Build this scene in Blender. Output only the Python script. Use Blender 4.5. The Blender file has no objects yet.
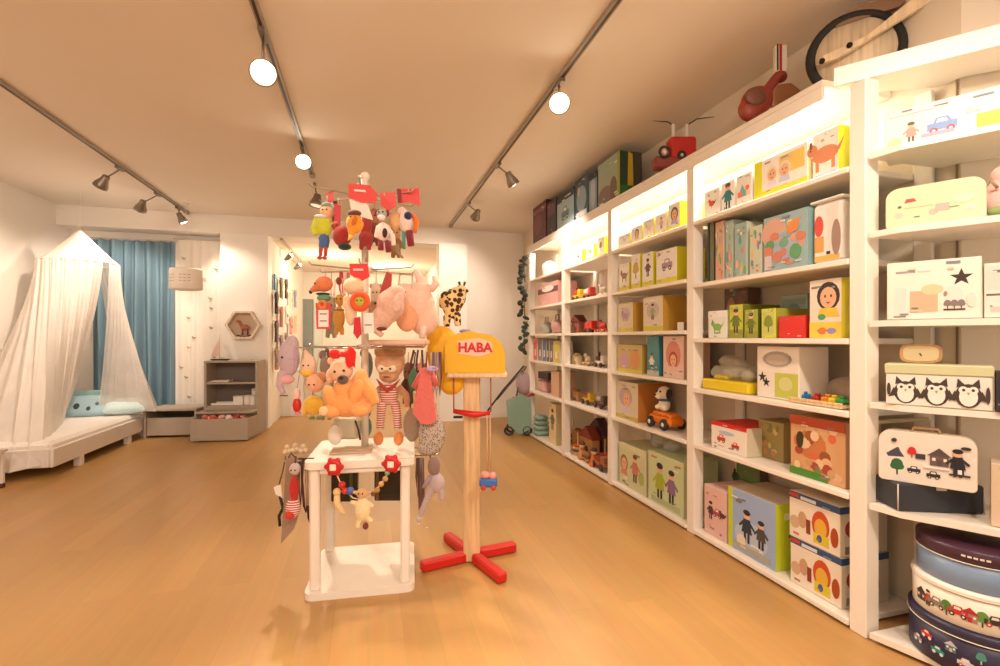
import bpy, math, random
from mathutils import Vector, Matrix
random.seed(7)
PI = math.pi
C = bpy.context.scene.collection
# ------------------------------------------------------------------ camera measurements
F = 480.0; TH = math.atan(132 / F); EYE = 1.2
CT, ST = math.cos(TH), math.sin(TH)
def cp(px, z):
    """floor point seen in image column px at distance z along the view"""
    r = (px - 500) / F * z
    return (r * CT + z * ST, -r * ST + z * CT)
def Zof(py, z): return EYE + (338 - py) * z / F
def floor_z(py): return F * EYE / (py - 338)
def z_at_X(px, X): return F * X / (CT * (px - 368))
def Y_at_X(px, X): return (z_at_X(px, X) - ST * X) / CT

# ------------------------------------------------------------------ materials
_m = {}
def lin(h):
    h = h.lstrip('#'); out = []
    for i in (0, 2, 4):
        c = int(h[i:i+2], 16) / 255
        out.append(c / 12.92 if c <= .04045 else ((c + .055) / 1.055) ** 2.4)
    return tuple(out) + (1,)
def M(h, rough=.55, kind='plain', **k):
    key = (h, rough, kind, tuple(sorted(k.items())))
    if key in _m: return _m[key]
    m = bpy.data.materials.new(kind + '_' + h); m.use_nodes = True
    nt = m.node_tree; N = nt.nodes; L = nt.links; b = N['Principled BSDF']
    b.inputs['Roughness'].default_value = rough
    col = lin(h); b.inputs['Base Color'].default_value = col
    tc = N.new('ShaderNodeTexCoord')
    def noise(scale, detail=3):
        n = N.new('ShaderNodeTexNoise'); n.inputs['Scale'].default_value = scale; n.inputs['Detail'].default_value = detail
        L.new(tc.outputs['Object'], n.inputs['Vector']); return n
    def bump(src, s, d=.002):
        bp = N.new('ShaderNodeBump'); bp.inputs['Strength'].default_value = s; bp.inputs['Distance'].default_value = d
        L.new(src, bp.inputs['Height']); L.new(bp.outputs['Normal'], b.inputs['Normal'])
    def mixcol(fac, c1, c2):
        r = N.new('ShaderNodeValToRGB'); r.color_ramp.elements[0].color = c1; r.color_ramp.elements[1].color = c2
        L.new(fac, r.inputs['Fac']); L.new(r.outputs['Color'], b.inputs['Base Color']); return r
    if kind == 'plain':
        n = noise(9); d = tuple(c * .93 for c in col[:3]) + (1,)
        mixcol(n.outputs['Fac'], d, col)
    elif kind == 'plush':
        n = noise(90, 2); d = tuple(c * .9 for c in col[:3]) + (1,)
        r = mixcol(n.outputs['Fac'], d, col); r.color_ramp.elements[0].position = .3; r.color_ramp.elements[1].position = .6
        bump(n.outputs['Fac'], .35, .003); b.inputs['Sheen Weight'].default_value = .3
    elif kind == 'paint':
        n = noise(60, 4); bump(n.outputs['Fac'], .08); n2 = noise(1.3)
        mixcol(n2.outputs['Fac'], tuple(c * .96 for c in col[:3]) + (1,), col)
    elif kind == 'wood':
        mp = N.new('ShaderNodeMapping'); mp.inputs['Scale'].default_value = k.get('sc', (30, 30, 2))
        L.new(tc.outputs['Object'], mp.inputs['Vector'])
        n = N.new('ShaderNodeTexNoise'); n.inputs['Scale'].default_value = 2; n.inputs['Detail'].default_value = 5
        L.new(mp.outputs['Vector'], n.inputs['Vector'])
        r = mixcol(n.outputs['Fac'], tuple(c * .72 for c in col[:3]) + (1,), col)
        r.color_ramp.elements[0].position = .3; r.color_ramp.elements[1].position = .6
    elif kind == 'metal':
        b.inputs['Metallic'].default_value = .8
    elif kind == 'emit':
        b.inputs['Emission Color'].default_value = col; b.inputs['Emission Strength'].default_value = k.get('e', 5)
    elif kind == 'tulle':
        n = noise(5, 3)
        tr = N.new('ShaderNodeBsdfTransparent'); tl = N.new('ShaderNodeBsdfTranslucent'); tl.inputs['Color'].default_value = col
        a = N.new('ShaderNodeMixShader'); a.inputs[0].default_value = .3
        L.new(b.outputs[0], a.inputs[1]); L.new(tl.outputs[0], a.inputs[2])
        w = N.new('ShaderNodeMixShader'); mr = N.new('ShaderNodeMapRange')
        mr.inputs['To Min'].default_value = k.get('lo', .55); mr.inputs['To Max'].default_value = k.get('hi', .9)
        L.new(n.outputs['Fac'], mr.inputs['Value']); L.new(mr.outputs[0], w.inputs[0])
        L.new(tr.outputs[0], w.inputs[1]); L.new(a.outputs[0], w.inputs[2])
        L.new(w.outputs[0], N['Material Output'].inputs['Surface'])
    elif kind == 'spots':
        v = N.new('ShaderNodeTexVoronoi'); v.inputs['Scale'].default_value = k.get('s', 40); L.new(tc.outputs['Object'], v.inputs['Vector'])
        r = mixcol(v.outputs['Distance'], lin(k.get('c2', '4a2a12')), col); r.color_ramp.interpolation = 'CONSTANT'
        r.color_ramp.elements[1].position = k.get('t', .45)
    elif kind == 'stripes':
        w = N.new('ShaderNodeTexWave'); w.bands_direction = k.get('dir', 'Z'); w.inputs['Scale'].default_value = k.get('s', 10)
        L.new(tc.outputs['Object'], w.inputs['Vector'])
        r = mixcol(w.outputs['Fac'], lin(k.get('c2', 'c03028')), col); r.color_ramp.interpolation = 'CONSTANT'
        r.color_ramp.elements[1].position = .5
    elif kind == 'clear':
        tr = N.new('ShaderNodeBsdfTransparent'); w = N.new('ShaderNodeMixShader'); w.inputs[0].default_value = .3
        L.new(tr.outputs[0], w.inputs[1]); L.new(b.outputs[0], w.inputs[2]); b.inputs['Roughness'].default_value = .15
        L.new(w.outputs[0], N['Material Output'].inputs['Surface'])
    elif kind == 'floor':
        mp = N.new('ShaderNodeMapping'); mp.inputs['Rotation'].default_value = (0, 0, PI / 2)
        L.new(tc.outputs['Object'], mp.inputs['Vector'])
        br = N.new('ShaderNodeTexBrick'); br.inputs['Scale'].default_value = 1; br.inputs['Brick Width'].default_value = 1.3
        br.inputs['Row Height'].default_value = .14; br.inputs['Mortar Size'].default_value = .0012; br.inputs['Mortar Smooth'].default_value = 1
        br.inputs['Color1'].default_value = col; br.inputs['Color2'].default_value = tuple(c * .88 for c in col[:3]) + (1,)
        br.inputs['Mortar'].default_value = tuple(c * .72 for c in col[:3]) + (1,)
        L.new(mp.outputs['Vector'], br.inputs['Vector'])
        mp2 = N.new('ShaderNodeMapping'); mp2.inputs['Scale'].default_value = (14, 1.2, 1); L.new(tc.outputs['Object'], mp2.inputs['Vector'])
        n = N.new('ShaderNodeTexNoise'); n.inputs['Scale'].default_value = 2.2; n.inputs['Detail'].default_value = 5; L.new(mp2.outputs['Vector'], n.inputs['Vector'])
        mx = N.new('ShaderNodeMix'); mx.data_type = 'RGBA'; mx.blend_type = 'MULTIPLY'; mx.inputs[0].default_value = .22
        L.new(br.outputs['Color'], mx.inputs[6]); L.new(n.outputs['Color'], mx.inputs[7]); L.new(mx.outputs[2], b.inputs['Base Color'])
        bump(n.outputs['Fac'], .05)
    _m[key] = m; return m
def PL(h): return M(h, .95, 'plush')
WHITE = M('f6f1ea', .35); CREAM = M('efe6d6', .5)

# ------------------------------------------------------------------ mesh builder
def rotm(a=0, b=0, c=0): return (Matrix.Rotation(c, 3, 'Z') @ Matrix.Rotation(b, 3, 'Y') @ Matrix.Rotation(a, 3, 'X'))
class MB:
    def __init__(s, mat=None):
        s.v = []; s.f = []; s.mi = []; s.sm = []; s.mats = []; s.k = 0
        if mat: s.m(mat)
    def m(s, mat):
        if mat not in s.mats: s.mats.append(mat)
        s.k = s.mats.index(mat); return s
    def add(s, vs, fs, smooth=False):
        o = len(s.v); s.v += [tuple(p) for p in vs]
        for f in fs: s.f.append([i + o for i in f]); s.mi.append(s.k); s.sm.append(smooth)
        return s
    def box(s, c, d, b=0, R=None):
        """chamfered box: centre c, full sizes d, chamfer b"""
        hx, hy, hz = (q / 2 for q in d); c = Vector(c)
        T = (lambda p: c + (R @ Vector(p) if R else Vector(p)))
        if b <= 0:
            vs = [(x, y, z) for x in (-hx, hx) for y in (-hy, hy) for z in (-hz, hz)]
            fs = [(0, 1, 3, 2), (4, 6, 7, 5), (0, 4, 5, 1), (2, 3, 7, 6), (0, 2, 6, 4), (1, 5, 7, 3)]
            return s.add([T(p) for p in vs], fs)
        b = min(b, hx * .98, hy * .98, hz * .98); vs = []; ix = {}
        for a in (-1, 1):
            for e in (-1, 1):
                for g in (-1, 1):
                    for ax, p in enumerate(((a*hx, e*(hy-b), g*(hz-b)), (a*(hx-b), e*hy, g*(hz-b)), (a*(hx-b), e*(hy-b), g*hz))):
                        ix[(a, e, g, ax)] = len(vs); vs.append(p)
        fs = []
        for q in (-1, 1):
            fs.append([ix[(q, a, e, 0)] for a, e in ((-1,-1),(1,-1),(1,1),(-1,1))])
            fs.append([ix[(a, q, e, 1)] for a, e in ((-1,-1),(1,-1),(1,1),(-1,1))])
            fs.append([ix[(a, e, q, 2)] for a, e in ((-1,-1),(1,-1),(1,1),(-1,1))])
            for r in (-1, 1):
                fs.append([ix[(q, r, -1, 0)], ix[(q, r, 1, 0)], ix[(q, r, 1, 1)], ix[(q, r, -1, 1)]])
                fs.append([ix[(q, -1, r, 0)], ix[(q, 1, r, 0)], ix[(q, 1, r, 2)], ix[(q, -1, r, 2)]])
                fs.append([ix[(-1, q, r, 1)], ix[(1, q, r, 1)], ix[(1, q, r, 2)], ix[(-1, q, r, 2)]])
                for t in (-1, 1): fs.append([ix[(q, r, t, 0)], ix[(q, r, t, 1)], ix[(q, r, t, 2)]])
        out = []
        for f in fs:
            p = [Vector(vs[i]) for i in f]; n = (p[1]-p[0]).cross(p[2]-p[0]); m = sum(p, Vector()) / len(p)
            out.append(f if n.dot(m) > 0 else f[::-1])
        return s.add([T(p) for p in vs], out)
    def ell(s, c, r, R=None, n=14, k=9):
        c = Vector(c); vs = []; fs = []
        for j in range(1, k):
            t = PI * j / k
            for i in range(n):
                a = 2 * PI * i / n; vs.append(Vector((r[0]*math.sin(t)*math.cos(a), r[1]*math.sin(t)*math.sin(a), r[2]*math.cos(t))))
        vs += [Vector((0, 0, r[2])), Vector((0, 0, -r[2]))]
        for j in range(k - 2):
            for i in range(n):
                i2 = (i+1) % n; fs.append((j*n+i, (j+1)*n+i, (j+1)*n+i2, j*n+i2))
        T = len(vs)-2
        for i in range(n):
            i2 = (i+1) % n; fs.append((T, i, i2)); fs.append((T+1, (k-2)*n+i2, (k-2)*n+i))
        return s.add([c + (R @ p if R else p) for p in vs], fs, True)
    def tube(s, pts, r, n=8, closed=False):
        P = [Vector(p) for p in pts]; m = len(P); rs = r if isinstance(r, (list, tuple)) else [r]*m
        vs = []; fs = []; up = None
        for i, p in enumerate(P):
            if closed: t = (P[(i+1) % m] - P[i-1])
            else: t = P[min(i+1, m-1)] - P[max(i-1, 0)]
            t = t.normalized() if t.length > 1e-9 else Vector((0, 0, 1))
            if up is None: up = Vector((0, 0, 1)) if abs(t.z) < .9 else Vector((1, 0, 0))
            a = (up - t * up.dot(t))
            a = a.normalized() if a.length > 1e-6 else t.orthogonal().normalized()
            up = a; b = t.cross(a)
            for j in range(n):
                q = 2*PI*j/n; vs.append(p + (a*math.cos(q) + b*math.sin(q))*rs[i])
        for i in range(m if closed else m-1):
            i2 = (i+1) % m
            for j in range(n):
                j2 = (j+1) % n; fs.append((i*n+j, i*n+j2, i2*n+j2, i2*n+j))
        if not closed:
            fs.append(tuple(range(n))[::-1]); fs.append(tuple((m-1)*n+j for j in range(n)))
        return s.add(vs, fs, True)
    def lathe(s, prof, c=(0, 0, 0), n=24, R=None, smooth=True):
        c = Vector(c); vs = []; fs = []
        for r, z in prof:
            for i in range(n):
                a = 2*PI*i/n; p = Vector((r*math.cos(a), r*math.sin(a), z)); vs.append(c + (R @ p if R else p))
        for j in range(len(prof)-1):
            for i in range(n):
                i2 = (i+1) % n; fs.append((j*n+i, j*n+i2, (j+1)*n+i2, (j+1)*n+i))
        fs.append(tuple(range(n))[::-1]); fs.append(tuple((len(prof)-1)*n+i for i in range(n)))
        return s.add(vs, fs, smooth)
    def prism(s, poly, t, o, U, V):
        """polygon in plane (U,V) at o, thickness t along U x V"""
        o, U, V = Vector(o), Vector(U), Vector(V); N = U.cross(V).normalized()
        A = sum(poly[i-1][0]*poly[i][1] - poly[i][0]*poly[i-1][1] for i in range(len(poly)))
        if A < 0: poly = poly[::-1]
        n = len(poly); a = [o + U*x + V*y for x, y in poly]; b = [p + N*t for p in a]
        fs = [tuple(range(n))[::-1], tuple(range(n, 2*n))] + [(i, (i+1) % n, n+(i+1) % n, n+i) for i in range(n)]
        return s.add(a+b, fs)
    def torus(s, c, R_, r, R=None, n=28, k=8):
        c = Vector(c); pts = [c + (R @ Vector((R_*math.cos(a), R_*math.sin(a), 0)) if R else Vector((R_*math.cos(a), R_*math.sin(a), 0))) for a in [2*PI*i/n for i in range(n)]]
        return s.tube(pts, r, k, True)
    def text(s, txt, size, o, U, V, t=.002, bold=0):
        cu = bpy.data.curves.new('t', 'FONT'); cu.body = txt; cu.size = size; cu.align_x = 'CENTER'; cu.align_y = 'CENTER'; cu.extrude = t/2; cu.offset = bold
        ob = bpy.data.objects.new('t', cu); C.objects.link(ob)
        me = bpy.data.meshes.new_from_object(ob.evaluated_get(bpy.context.evaluated_depsgraph_get()))
        o, U, V = Vector(o), Vector(U).normalized(), Vector(V).normalized(); N = U.cross(V)
        s.add([o + U*v.co.x + V*v.co.y + N*(v.co.z+t/2) for v in me.vertices], [tuple(p.vertices) for p in me.polygons])
        bpy.data.objects.remove(ob); bpy.data.meshes.remove(me); bpy.data.curves.remove(cu); return s
    def build(s, name, parent=None, label=None, fuse=0):
        me = bpy.data.meshes.new(name); me.from_pydata(s.v, [], s.f)
        for q in s.mats: me.materials.append(q)
        me.polygons.foreach_set('material_index', s.mi); me.polygons.foreach_set('use_smooth', s.sm); me.update()
        o = bpy.data.objects.new(name, me); C.objects.link(o)
        if fuse:
            r = o.modifiers.new('r', 'REMESH'); r.mode = 'VOXEL'; r.voxel_size = fuse; r.use_smooth_shade = True
            q = o.modifiers.new('s', 'SMOOTH'); q.factor = .6; q.iterations = 3
            me2 = bpy.data.meshes.new_from_object(o.evaluated_get(bpy.context.evaluated_depsgraph_get()))
            o.modifiers.clear(); o.data = me2; me2.name = name
            if not me2.materials:
                for q in s.mats: me2.materials.append(q)
        if parent is not None: o.parent = parent
        if label: o['label'] = label
        return o
def tag(o, label=None, cat=None, group=None, kind=None):
    if label: o['label'] = label
    if cat: o['category'] = cat
    if group: o['group'] = group
    if kind: o['kind'] = kind
    return o
def thing(name, label, cat, loc=(0, 0, 0), rz=0, group=None):
    o = bpy.data.objects.new(name, None); C.objects.link(o); o.empty_display_size = .05
    o.location = loc; o.rotation_euler = (0, 0, rz); return tag(o, label, cat, group)
def solo(mb, name, label, cat, loc=(0, 0, 0), rz=0, group=None, fuse=0):
    o = mb.build(name, None, None, fuse); o.location = loc; o.rotation_euler = (0, 0, rz); return tag(o, label, cat, group)
def struct(mb, name): return tag(mb.build(name), kind='structure')
def copy_thing(o, label, loc, rz=0):
    r = o.copy(); C.objects.link(r); r.location = loc; r.rotation_euler = (0, 0, rz); r['label'] = label
    for ch in list(o.children):
        c = ch.copy(); C.objects.link(c); c.parent = r
        for g in list(ch.children):
            d = g.copy(); C.objects.link(d); d.parent = c
    return r

# ------------------------------------------------------------------ room
H = 2.8; XW = 2.31; XL = -3.6; YB = 6.95; BZ = 2.56
wallm = M('f3ece2', .8, 'paint')
struct(MB(M('c7995a', .36, 'floor')).box(((XL+3.2)/2, 4.2, -.05), (3.2-XL+.2, 13.6, .1)), 'floor')
struct(MB(M('f0e6d8', .85, 'paint')).box(((XL+3.2)/2, 2.725, H+.05), (3.2-XL+.2, 10.65, .1)), 'ceiling')
struct(MB(wallm).box((XL-.05, 2.75, H/2), (.1, 10.6, H)), 'wall_left')
# the right wall runs behind the row, then turns towards the aisle by the near corner unit
P0 = Vector((1.911, 1.452)); D2 = Vector((.512, -.859)); N2 = Vector((.859, .512))
D3 = Vector((.724, -.686)).normalized(); c0 = Vector((XW, 1.375)); c1 = c0 + D3*2.2
w = MB(M('e9dcc6', .6, 'paint'))
w.prism([(XW, 7.3), (XW, c0.y), (c1.x, c1.y), (c1.x+.1, c1.y+.05), (XW+.1, c0.y+.03), (XW+.1, 7.3)], H, (0, 0, 0), (1, 0, 0), (0, 1, 0))
struct(w, 'wall_right')
struct(MB(M('8a7458', .7)).box((XW-.004, c0.y+.012, 1.2), (.006, .006, 2.2)), 'trim_1')
xh = cp(268, 6.36)[0]; xc = cp(220, 6.21)[0]
XP0 = cp(438, 7.0)[0]; XP1 = cp(466, 7.05)[0]
b = MB(wallm).box(((XP1+XW)/2, YB+.1, H/2), (XW-XP1, .1, H)); struct(b, 'wall_back')
struct(MB(M('f7f3ec', .5, 'paint')).box(((XP0+XP1)/2, YB+.05, BZ/2), (XP1-XP0, .3, BZ)), 'trim_2')
struct(MB(M('f7f3ec', .5, 'paint')).box(((xc+xh)/2, YB+.15, BZ/2), (xh-xc, .3, BZ)), 'trim_3')
struct(MB(wallm).box(((XL+XP1)/2, YB+.15, (H+BZ)/2), (XP1-XL, .3, H-BZ)), 'trim_4')
wb = MB(wallm); wx0, wx1 = cp(112, 6.2)[0], xc
wb.box(((XL+wx0)/2, YB+.35, BZ/2), (wx0-XL, .1, BZ)).box(((wx0+wx1)/2, YB+.35, .35), (wx1-wx0, .1, .7)).box(((wx0+wx1)/2, YB+.35, 2.45), (wx1-wx0, .1, .22))
struct(wb, 'wall_window')
win = struct(MB(WHITE).box(((wx0+wx1)/2, YB+.33, 1.52-.8+.02), (wx1-wx0, .08, .04), .004).box(((wx0+wx1)/2, YB+.35, 1.52), (.06, .06, 1.6), .004).box(((wx0+wx1)/2, YB+.35, 2.31), (wx1-wx0, .06, .05), .004), 'window_1')
MB(M('d8e4ea', .05, 'clear')).box(((wx0+wx1)/2, YB+.36, 1.53), (wx1-wx0, .006, 1.6)).build('pane', win)
# hall behind the opening
HY = 10.6; HX1 = 1.2
struct(MB(wallm).box((xh-.06, (YB+.3+HY)/2, BZ/2), (.1, HY-YB-.3, BZ)), 'wall_hall_left')
struct(MB(wallm).box((HX1+.05, (YB+.15+HY)/2, BZ/2), (.1, HY-YB-.15, BZ)), 'wall_hall_right')
struct(MB(wallm).box(((xh+HX1)/2, HY+.05, BZ/2), (HX1-xh+.2, .1, BZ)), 'wall_hall_end')
struct(MB(M('ecdcc8', .85, 'paint')).box(((xh+HX1)/2, (YB+.3+HY)/2, BZ+.05), (HX1-xh+.3, HY-YB-.3, .1)), 'trim_5')
struct(MB(WHITE).box(((XP1+XW)/2, YB+.04, .05), (XW-XP1, .016, .1), .003), 'baseboard_back')
struct(MB(WHITE).box((XL+.01, 2.75, .05), (.016, 10.4, .1), .003), 'baseboard_left')
dx = cp(307, 9.9)[0]
dd = struct(MB(M('8f9894', .5)).box((dx, HY-.02, 1.0), (.24, .05, 2.0), .004), 'door_1')
MB(M('dfe9df', .4)).box((dx+.22, HY-.02, 1.0), (.18, .04, 2.0), .004).build('side_pane', dd)
MB(M('777777', .3, 'metal')).tube([(dx+.07, HY-.05, 1.02), (dx+.07, HY-.08, 1.02), (dx-.02, HY-.08, 1.02)], .008).build('door_handle', dd)

# ------------------------------------------------------------------ shelving row
UY = [Y_at_X(p_, 1.912) for p_ in (528, 561.5, 607.5, 686.5, 849)]; PW = .07; X0 = 1.912
LV = [.04, .565, .935, 1.25, 1.57, 1.91]; LV3 = [.04, .56, .897, 1.2, 1.53, 1.91]
shm = M('f4ecdf', .4); backm = M('e0d3bd', .6)
ulab = ['farthest white shelving bay at the back end of the row', 'white shelving bay of loose wooden toys, second from the back end',
        'white shelving bay holding the toy dog on the orange car', 'widest seen white shelving bay full of boxed toys, next to the corner bay']
for i in range(4):
    yf, yn = UY[i], UY[i+1]
    u = thing('shelving_unit', ulab[i], 'shelves', (X0, yn-PW, 0), 0, 'white shelving bays along the right wall')
    L = yf - (yn - PW)
    def q(y): return y - (yn - PW)
    for yy, on in ((yf, True), (yn, i == 3)):
        if not on and yy == yn: continue
        MB(shm).box((PW/2, q(yy)-PW/2, 1.12), (PW, PW, 2.24), .004).build('post', u)
        MB(shm).box((.37, q(yy)-PW/2, 1.12), (.02, PW, 2.24), .003).build('post', u)
    lv = LV3 if i == 3 else LV
    gap0, gap1 = q(yn), q(yf) - PW
    for z in lv:
        MB(shm).box((.19-.004, (gap0+gap1)/2, z-.0142), (.385, gap1-gap0-.002, .025), .003).build('shelf_board', u)
    MB(backm).box((.386, (gap0+gap1)/2, 1.13), (.006, gap1-gap0-.002, 2.2)).build('back_panel', u)
    c = MB(shm)
    y0 = q(Y_at_X(822, 1.9)) if i == 3 else PW
    c.box((.19, (y0+L)/2, 2.31), (.40, L-y0-.001, .03), .003).box((-.002, (y0+L)/2, 2.267), (.018, L-y0-.001, .056), .003)
    c.build('cornice', u)
    MB(M('fff0d0', .4, 'emit', e=5)).box((.055, (gap0+gap1)/2+(.06 if i == 3 else 0), 2.28), (.03, gap1-gap0-.04-(.14 if i == 3 else 0), .018), .004).build('light_strip', u)
    if i == 3: MB(M('b9b38a', .6)).box((.20, .01, .86), (.3, .012, .012)).build('side_rail', u)
    la = bpy.data.lights.new('strip_light', 'AREA'); la.shape = 'RECTANGLE'; la.size = L-.2; la.size_y = .03; la.energy = 7; la.color = (1, .86, .72)
    lo = bpy.data.objects.new('strip_light', la); C.objects.link(lo); lo.location = (X0+.055, (yn+yf)/2-.03, 2.262)
    lo.rotation_euler = (Matrix.Rotation(math.radians(-18), 3, 'Y') @ Matrix.Rotation(PI/2, 3, 'Z')).to_euler()

# near corner unit
NL = [.04, .55, .95, 1.27, 1.62, 1.93]
def np_(t, o, z=0):
    p = P0 + D2*t + N2*o; return (p.x, p.y, z)
nu = thing('shelving_unit', 'nearest white shelving bay angled at the corner, holding suitcases and round tins', 'shelves', (0, 0, 0), 0, 'white shelving bays along the right wall')
def wl(t, g=.01): p = c0 + D3*t - Vector((.686, .724))*g; return (p.x, p.y)
for z in NL:
    m = MB(shm); first = [(P0.x-.002, P0.y-.012)] + ([cp(950, 1.70), np_(1.3, -.2)] if z < .1 else [cp(900, 1.80), np_(1.3, -.02)])
    pts = first + [wl(1.15), wl(.0), (XW-.01, P0.y-.012), (P0.x+.07, P0.y-.012)]
    m.prism([(p[0], p[1]) for p in pts], .023, (0, 0, z-.025), (1, 0, 0), (0, 1, 0)); m.build('shelf_board', nu)
m = MB(M('fbf6ee', .4)); ca, cb = Vector(cp(834, 2.0)), Vector(cp(1000, 1.717)); cb = cb + (cb-ca)*1.6; pts = [tuple(ca), tuple(cb), wl(1.15), wl(0), (XW-.01, P0.y+.0), (ca.x+.12, ca.y+.03)]
m.prism([(p[0], p[1]) for p in pts], .075, (0, 0, 2.2485), (1, 0, 0), (0, 1, 0)); m.build('cornice', nu)
mm = MB(shm)
R2 = Matrix.Rotation(math.atan2(D2.y, D2.x)-0, 3, 'Z')
pp = np_(1.3, .03, 1.14); MB(shm).box(pp, (.05, .05, 2.28), .004, R2).build('post', nu)
# ------------------------------------------------------------------ printed art on a flat face
class Art:
    def __init__(s, mb, o, U, V, w, h): s.mb, s.o, s.U, s.V, s.w, s.h = mb, Vector(o), Vector(U), Vector(V), w, h; s.n = s.U.cross(s.V); s.k = 0
    def poly(s, pts, col):
        s.k += 1; s.mb.m(M(col, .45) if isinstance(col, str) else col)
        s.mb.prism([(x*s.w, y*s.h) for x, y in pts], .00015*s.k, s.o, s.U, s.V); return s
    def rect(s, x0, y0, x1, y1, col): return s.poly([(x0, y0), (x1, y0), (x1, y1), (x0, y1)], col)
    def ell(s, x, y, rx, ry, col, n=16, a0=0, a1=2*PI): 
        return s.poly([(x+rx*math.cos(a0+(a1-a0)*i/n), y+ry*math.sin(a0+(a1-a0)*i/n)) for i in range(n + (0 if a1-a0 > 6.2 else 1))], col)
def mot(A, kind, x, y, s, c, c2='3a3030', c3='f2e8d8'):
    """small printed motif centred at (x,y), size s of face height"""
    sx = s * A.h / A.w
    R = lambda x0, y0, x1, y1, q: A.rect(x+x0*sx, y+y0*s, x+x1*sx, y+y1*s, q)
    E = lambda a, b, ra, rb, q: A.ell(x+a*sx, y+b*s, ra*sx, rb*s, q)
    P = lambda pts, q: A.poly([(x+a*sx, y+b*s) for a, b in pts], q)
    if kind == 'car':
        R(-.5, -.2, .5, .12, c); P([(-.3, .1), (-.2, .35), (.2, .35), (.32, .1)], c); P([(-.2, .12), (-.14, .28), (.13, .28), (.2, .12)], c3)
        E(-.28, -.22, .14, .14, c2); E(.28, -.22, .14, .14, c2); E(-.28, -.22, .06, .06, c3); E(.28, -.22, .06, .06, c3)
    elif kind == 'face':
        E(0, .1, .42, .48, c2); E(0, .05, .3, .36, 'e8b48c'); E(-.11, .1, .035, .05, '2a1a14'); E(.11, .1, .035, .05, '2a1a14'); P([(-.1, -.1), (.1, -.1), (0, -.17)], 'c03a30')
        P([(-.3, -.3), (.3, -.3), (.4, -.6), (-.4, -.6)], c)
    elif kind == 'figure':
        E(0, .38, .14, .14, 'e8b48c'); E(0, .46, .15, .09, c2); P([(-.14, .25), (.14, .25), (.22, -.2), (-.22, -.2)], c); R(-.12, -.5, -.03, -.2, c2); R(.03, -.5, .12, -.2, c2)
        P([(.12, .22), (.34, .0), (.3, -.06), (.12, .1)], c); P([(-.12, .22), (-.34, .0), (-.3, -.06), (-.12, .1)], c)
    elif kind == 'animal':
        E(0, 0, .38, .22, c); E(-.38, .2, .16, .16, c); E(-.42, .36, .05, .1, c2); R(-.28, -.42, -.18, -.1, c); R(.18, -.42, .28, -.1, c); E(-.43, .22, .03, .03, c2); P([(.34, .05), (.55, .3), (.4, -.02)], c)
    elif kind == 'bird':
        E(0, 0, .3, .2, c); E(-.24, .22, .13, .13, c); P([(-.36, .22), (-.5, .18), (-.36, .14)], 'e88a20'); P([(.2, .05), (.48, .22), (.3, -.08)], c2); E(-.26, .25, .03, .03, c2); R(-.04, -.36, 0, -.18, 'e88a20')
    elif kind == 'house':
        R(-.35, -.4, .35, .1, c); P([(-.45, .1), (.45, .1), (0, .5)], c2); R(-.08, -.4, .1, -.1, c2); R(-.27, -.15, -.14, 0, c3); R(.16, -.15, .28, 0, c3)
    elif kind == 'tree':
        R(-.04, -.5, .04, -.1, c2); E(0, .12, .28, .34, c); E(-.16, 0, .16, .18, c); E(.16, 0, .16, .18, c)
    elif kind == 'owl':
        E(0, -.08, .34, .42, c2); E(0, -.12, .24, .33, 'f6f0e6'); P([(-.3, .2), (-.27, .52), (-.08, .3)], c2); P([(.3, .2), (.27, .52), (.08, .3)], c2)
        E(-.13, .12, .12, .13, 'f6f0e6'); E(.13, .12, .12, .13, 'f6f0e6'); E(-.12, .12, .045, .05, c2); E(.12, .12, .045, .05, c2)
        P([(-.04, .04), (.04, .04), (0, -.06)], 'd88a3a'); P([(-.34, .1), (-.5, -.28), (-.26, -.2)], c2); P([(.34, .1), (.5, -.28), (.26, -.2)], c2)
    elif kind == 'star':
        P([(math.sin(2*PI*i/10)*(.5 if i % 2 == 0 else .2), math.cos(2*PI*i/10)*(.5 if i % 2 == 0 else .2)) for i in range(10)], c)
    elif kind == 'blocks':
        R(-.5, -.4, -.15, -.05, c); R(-.15, -.4, .2, -.05, c2); R(.2, -.4, .5, -.1, c3); P([(-.35, -.05), (.1, -.05), (-.12, .35)], c2); E(.28, .08, .16, .16, c)
    elif kind == 'lines':
        for i in range(3): R(-.5, .2-.2*i, .5-.15*(i % 2), .26-.2*i, c)

def carton_at(name, label, cat, loc, w, d, h, cols, art=None, side=None, group=None, rz=0, top=None, lid=None):
    """cardboard box standing at loc; front faces -X (aisle), near end faces -Y"""
    f, sd = cols; tp = top or f
    mb = MB(M(f, .42)).box((0, 0, h/2), (d, w, h), .002)
    A = Art(mb, (-d/2, w/2, 0), (0, -1, 0), (0, 0, 1), w, h)
    if art:
        art(A); rd = random.Random(label)
        for i in range(7):
            x_, y_ = rd.uniform(.05, .8), rd.choice((rd.uniform(.04, .2), rd.uniform(.78, .93))); A.rect(x_, y_, x_+rd.uniform(.05, .18), y_+rd.uniform(.015, .04), rd.choice(('8a7a70', 'd8c8b0', 'c87868', '7a8c98', 'e8e0d0', '98a070')))
    B = Art(mb, (-d/2, -w/2, 0), (1, 0, 0), (0, 0, 1), d, h)
    if sd != f: B.rect(.004, .004, .996, .996, sd)
    if side: side(B)
    if top:
        T = Art(mb, (-d/2, -w/2, h), (1, 0, 0), (0, 1, 0), d, w); T.rect(.004, .004, .996, .996, top)
    return solo(mb, name, label, cat, loc, rz, group)
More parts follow.
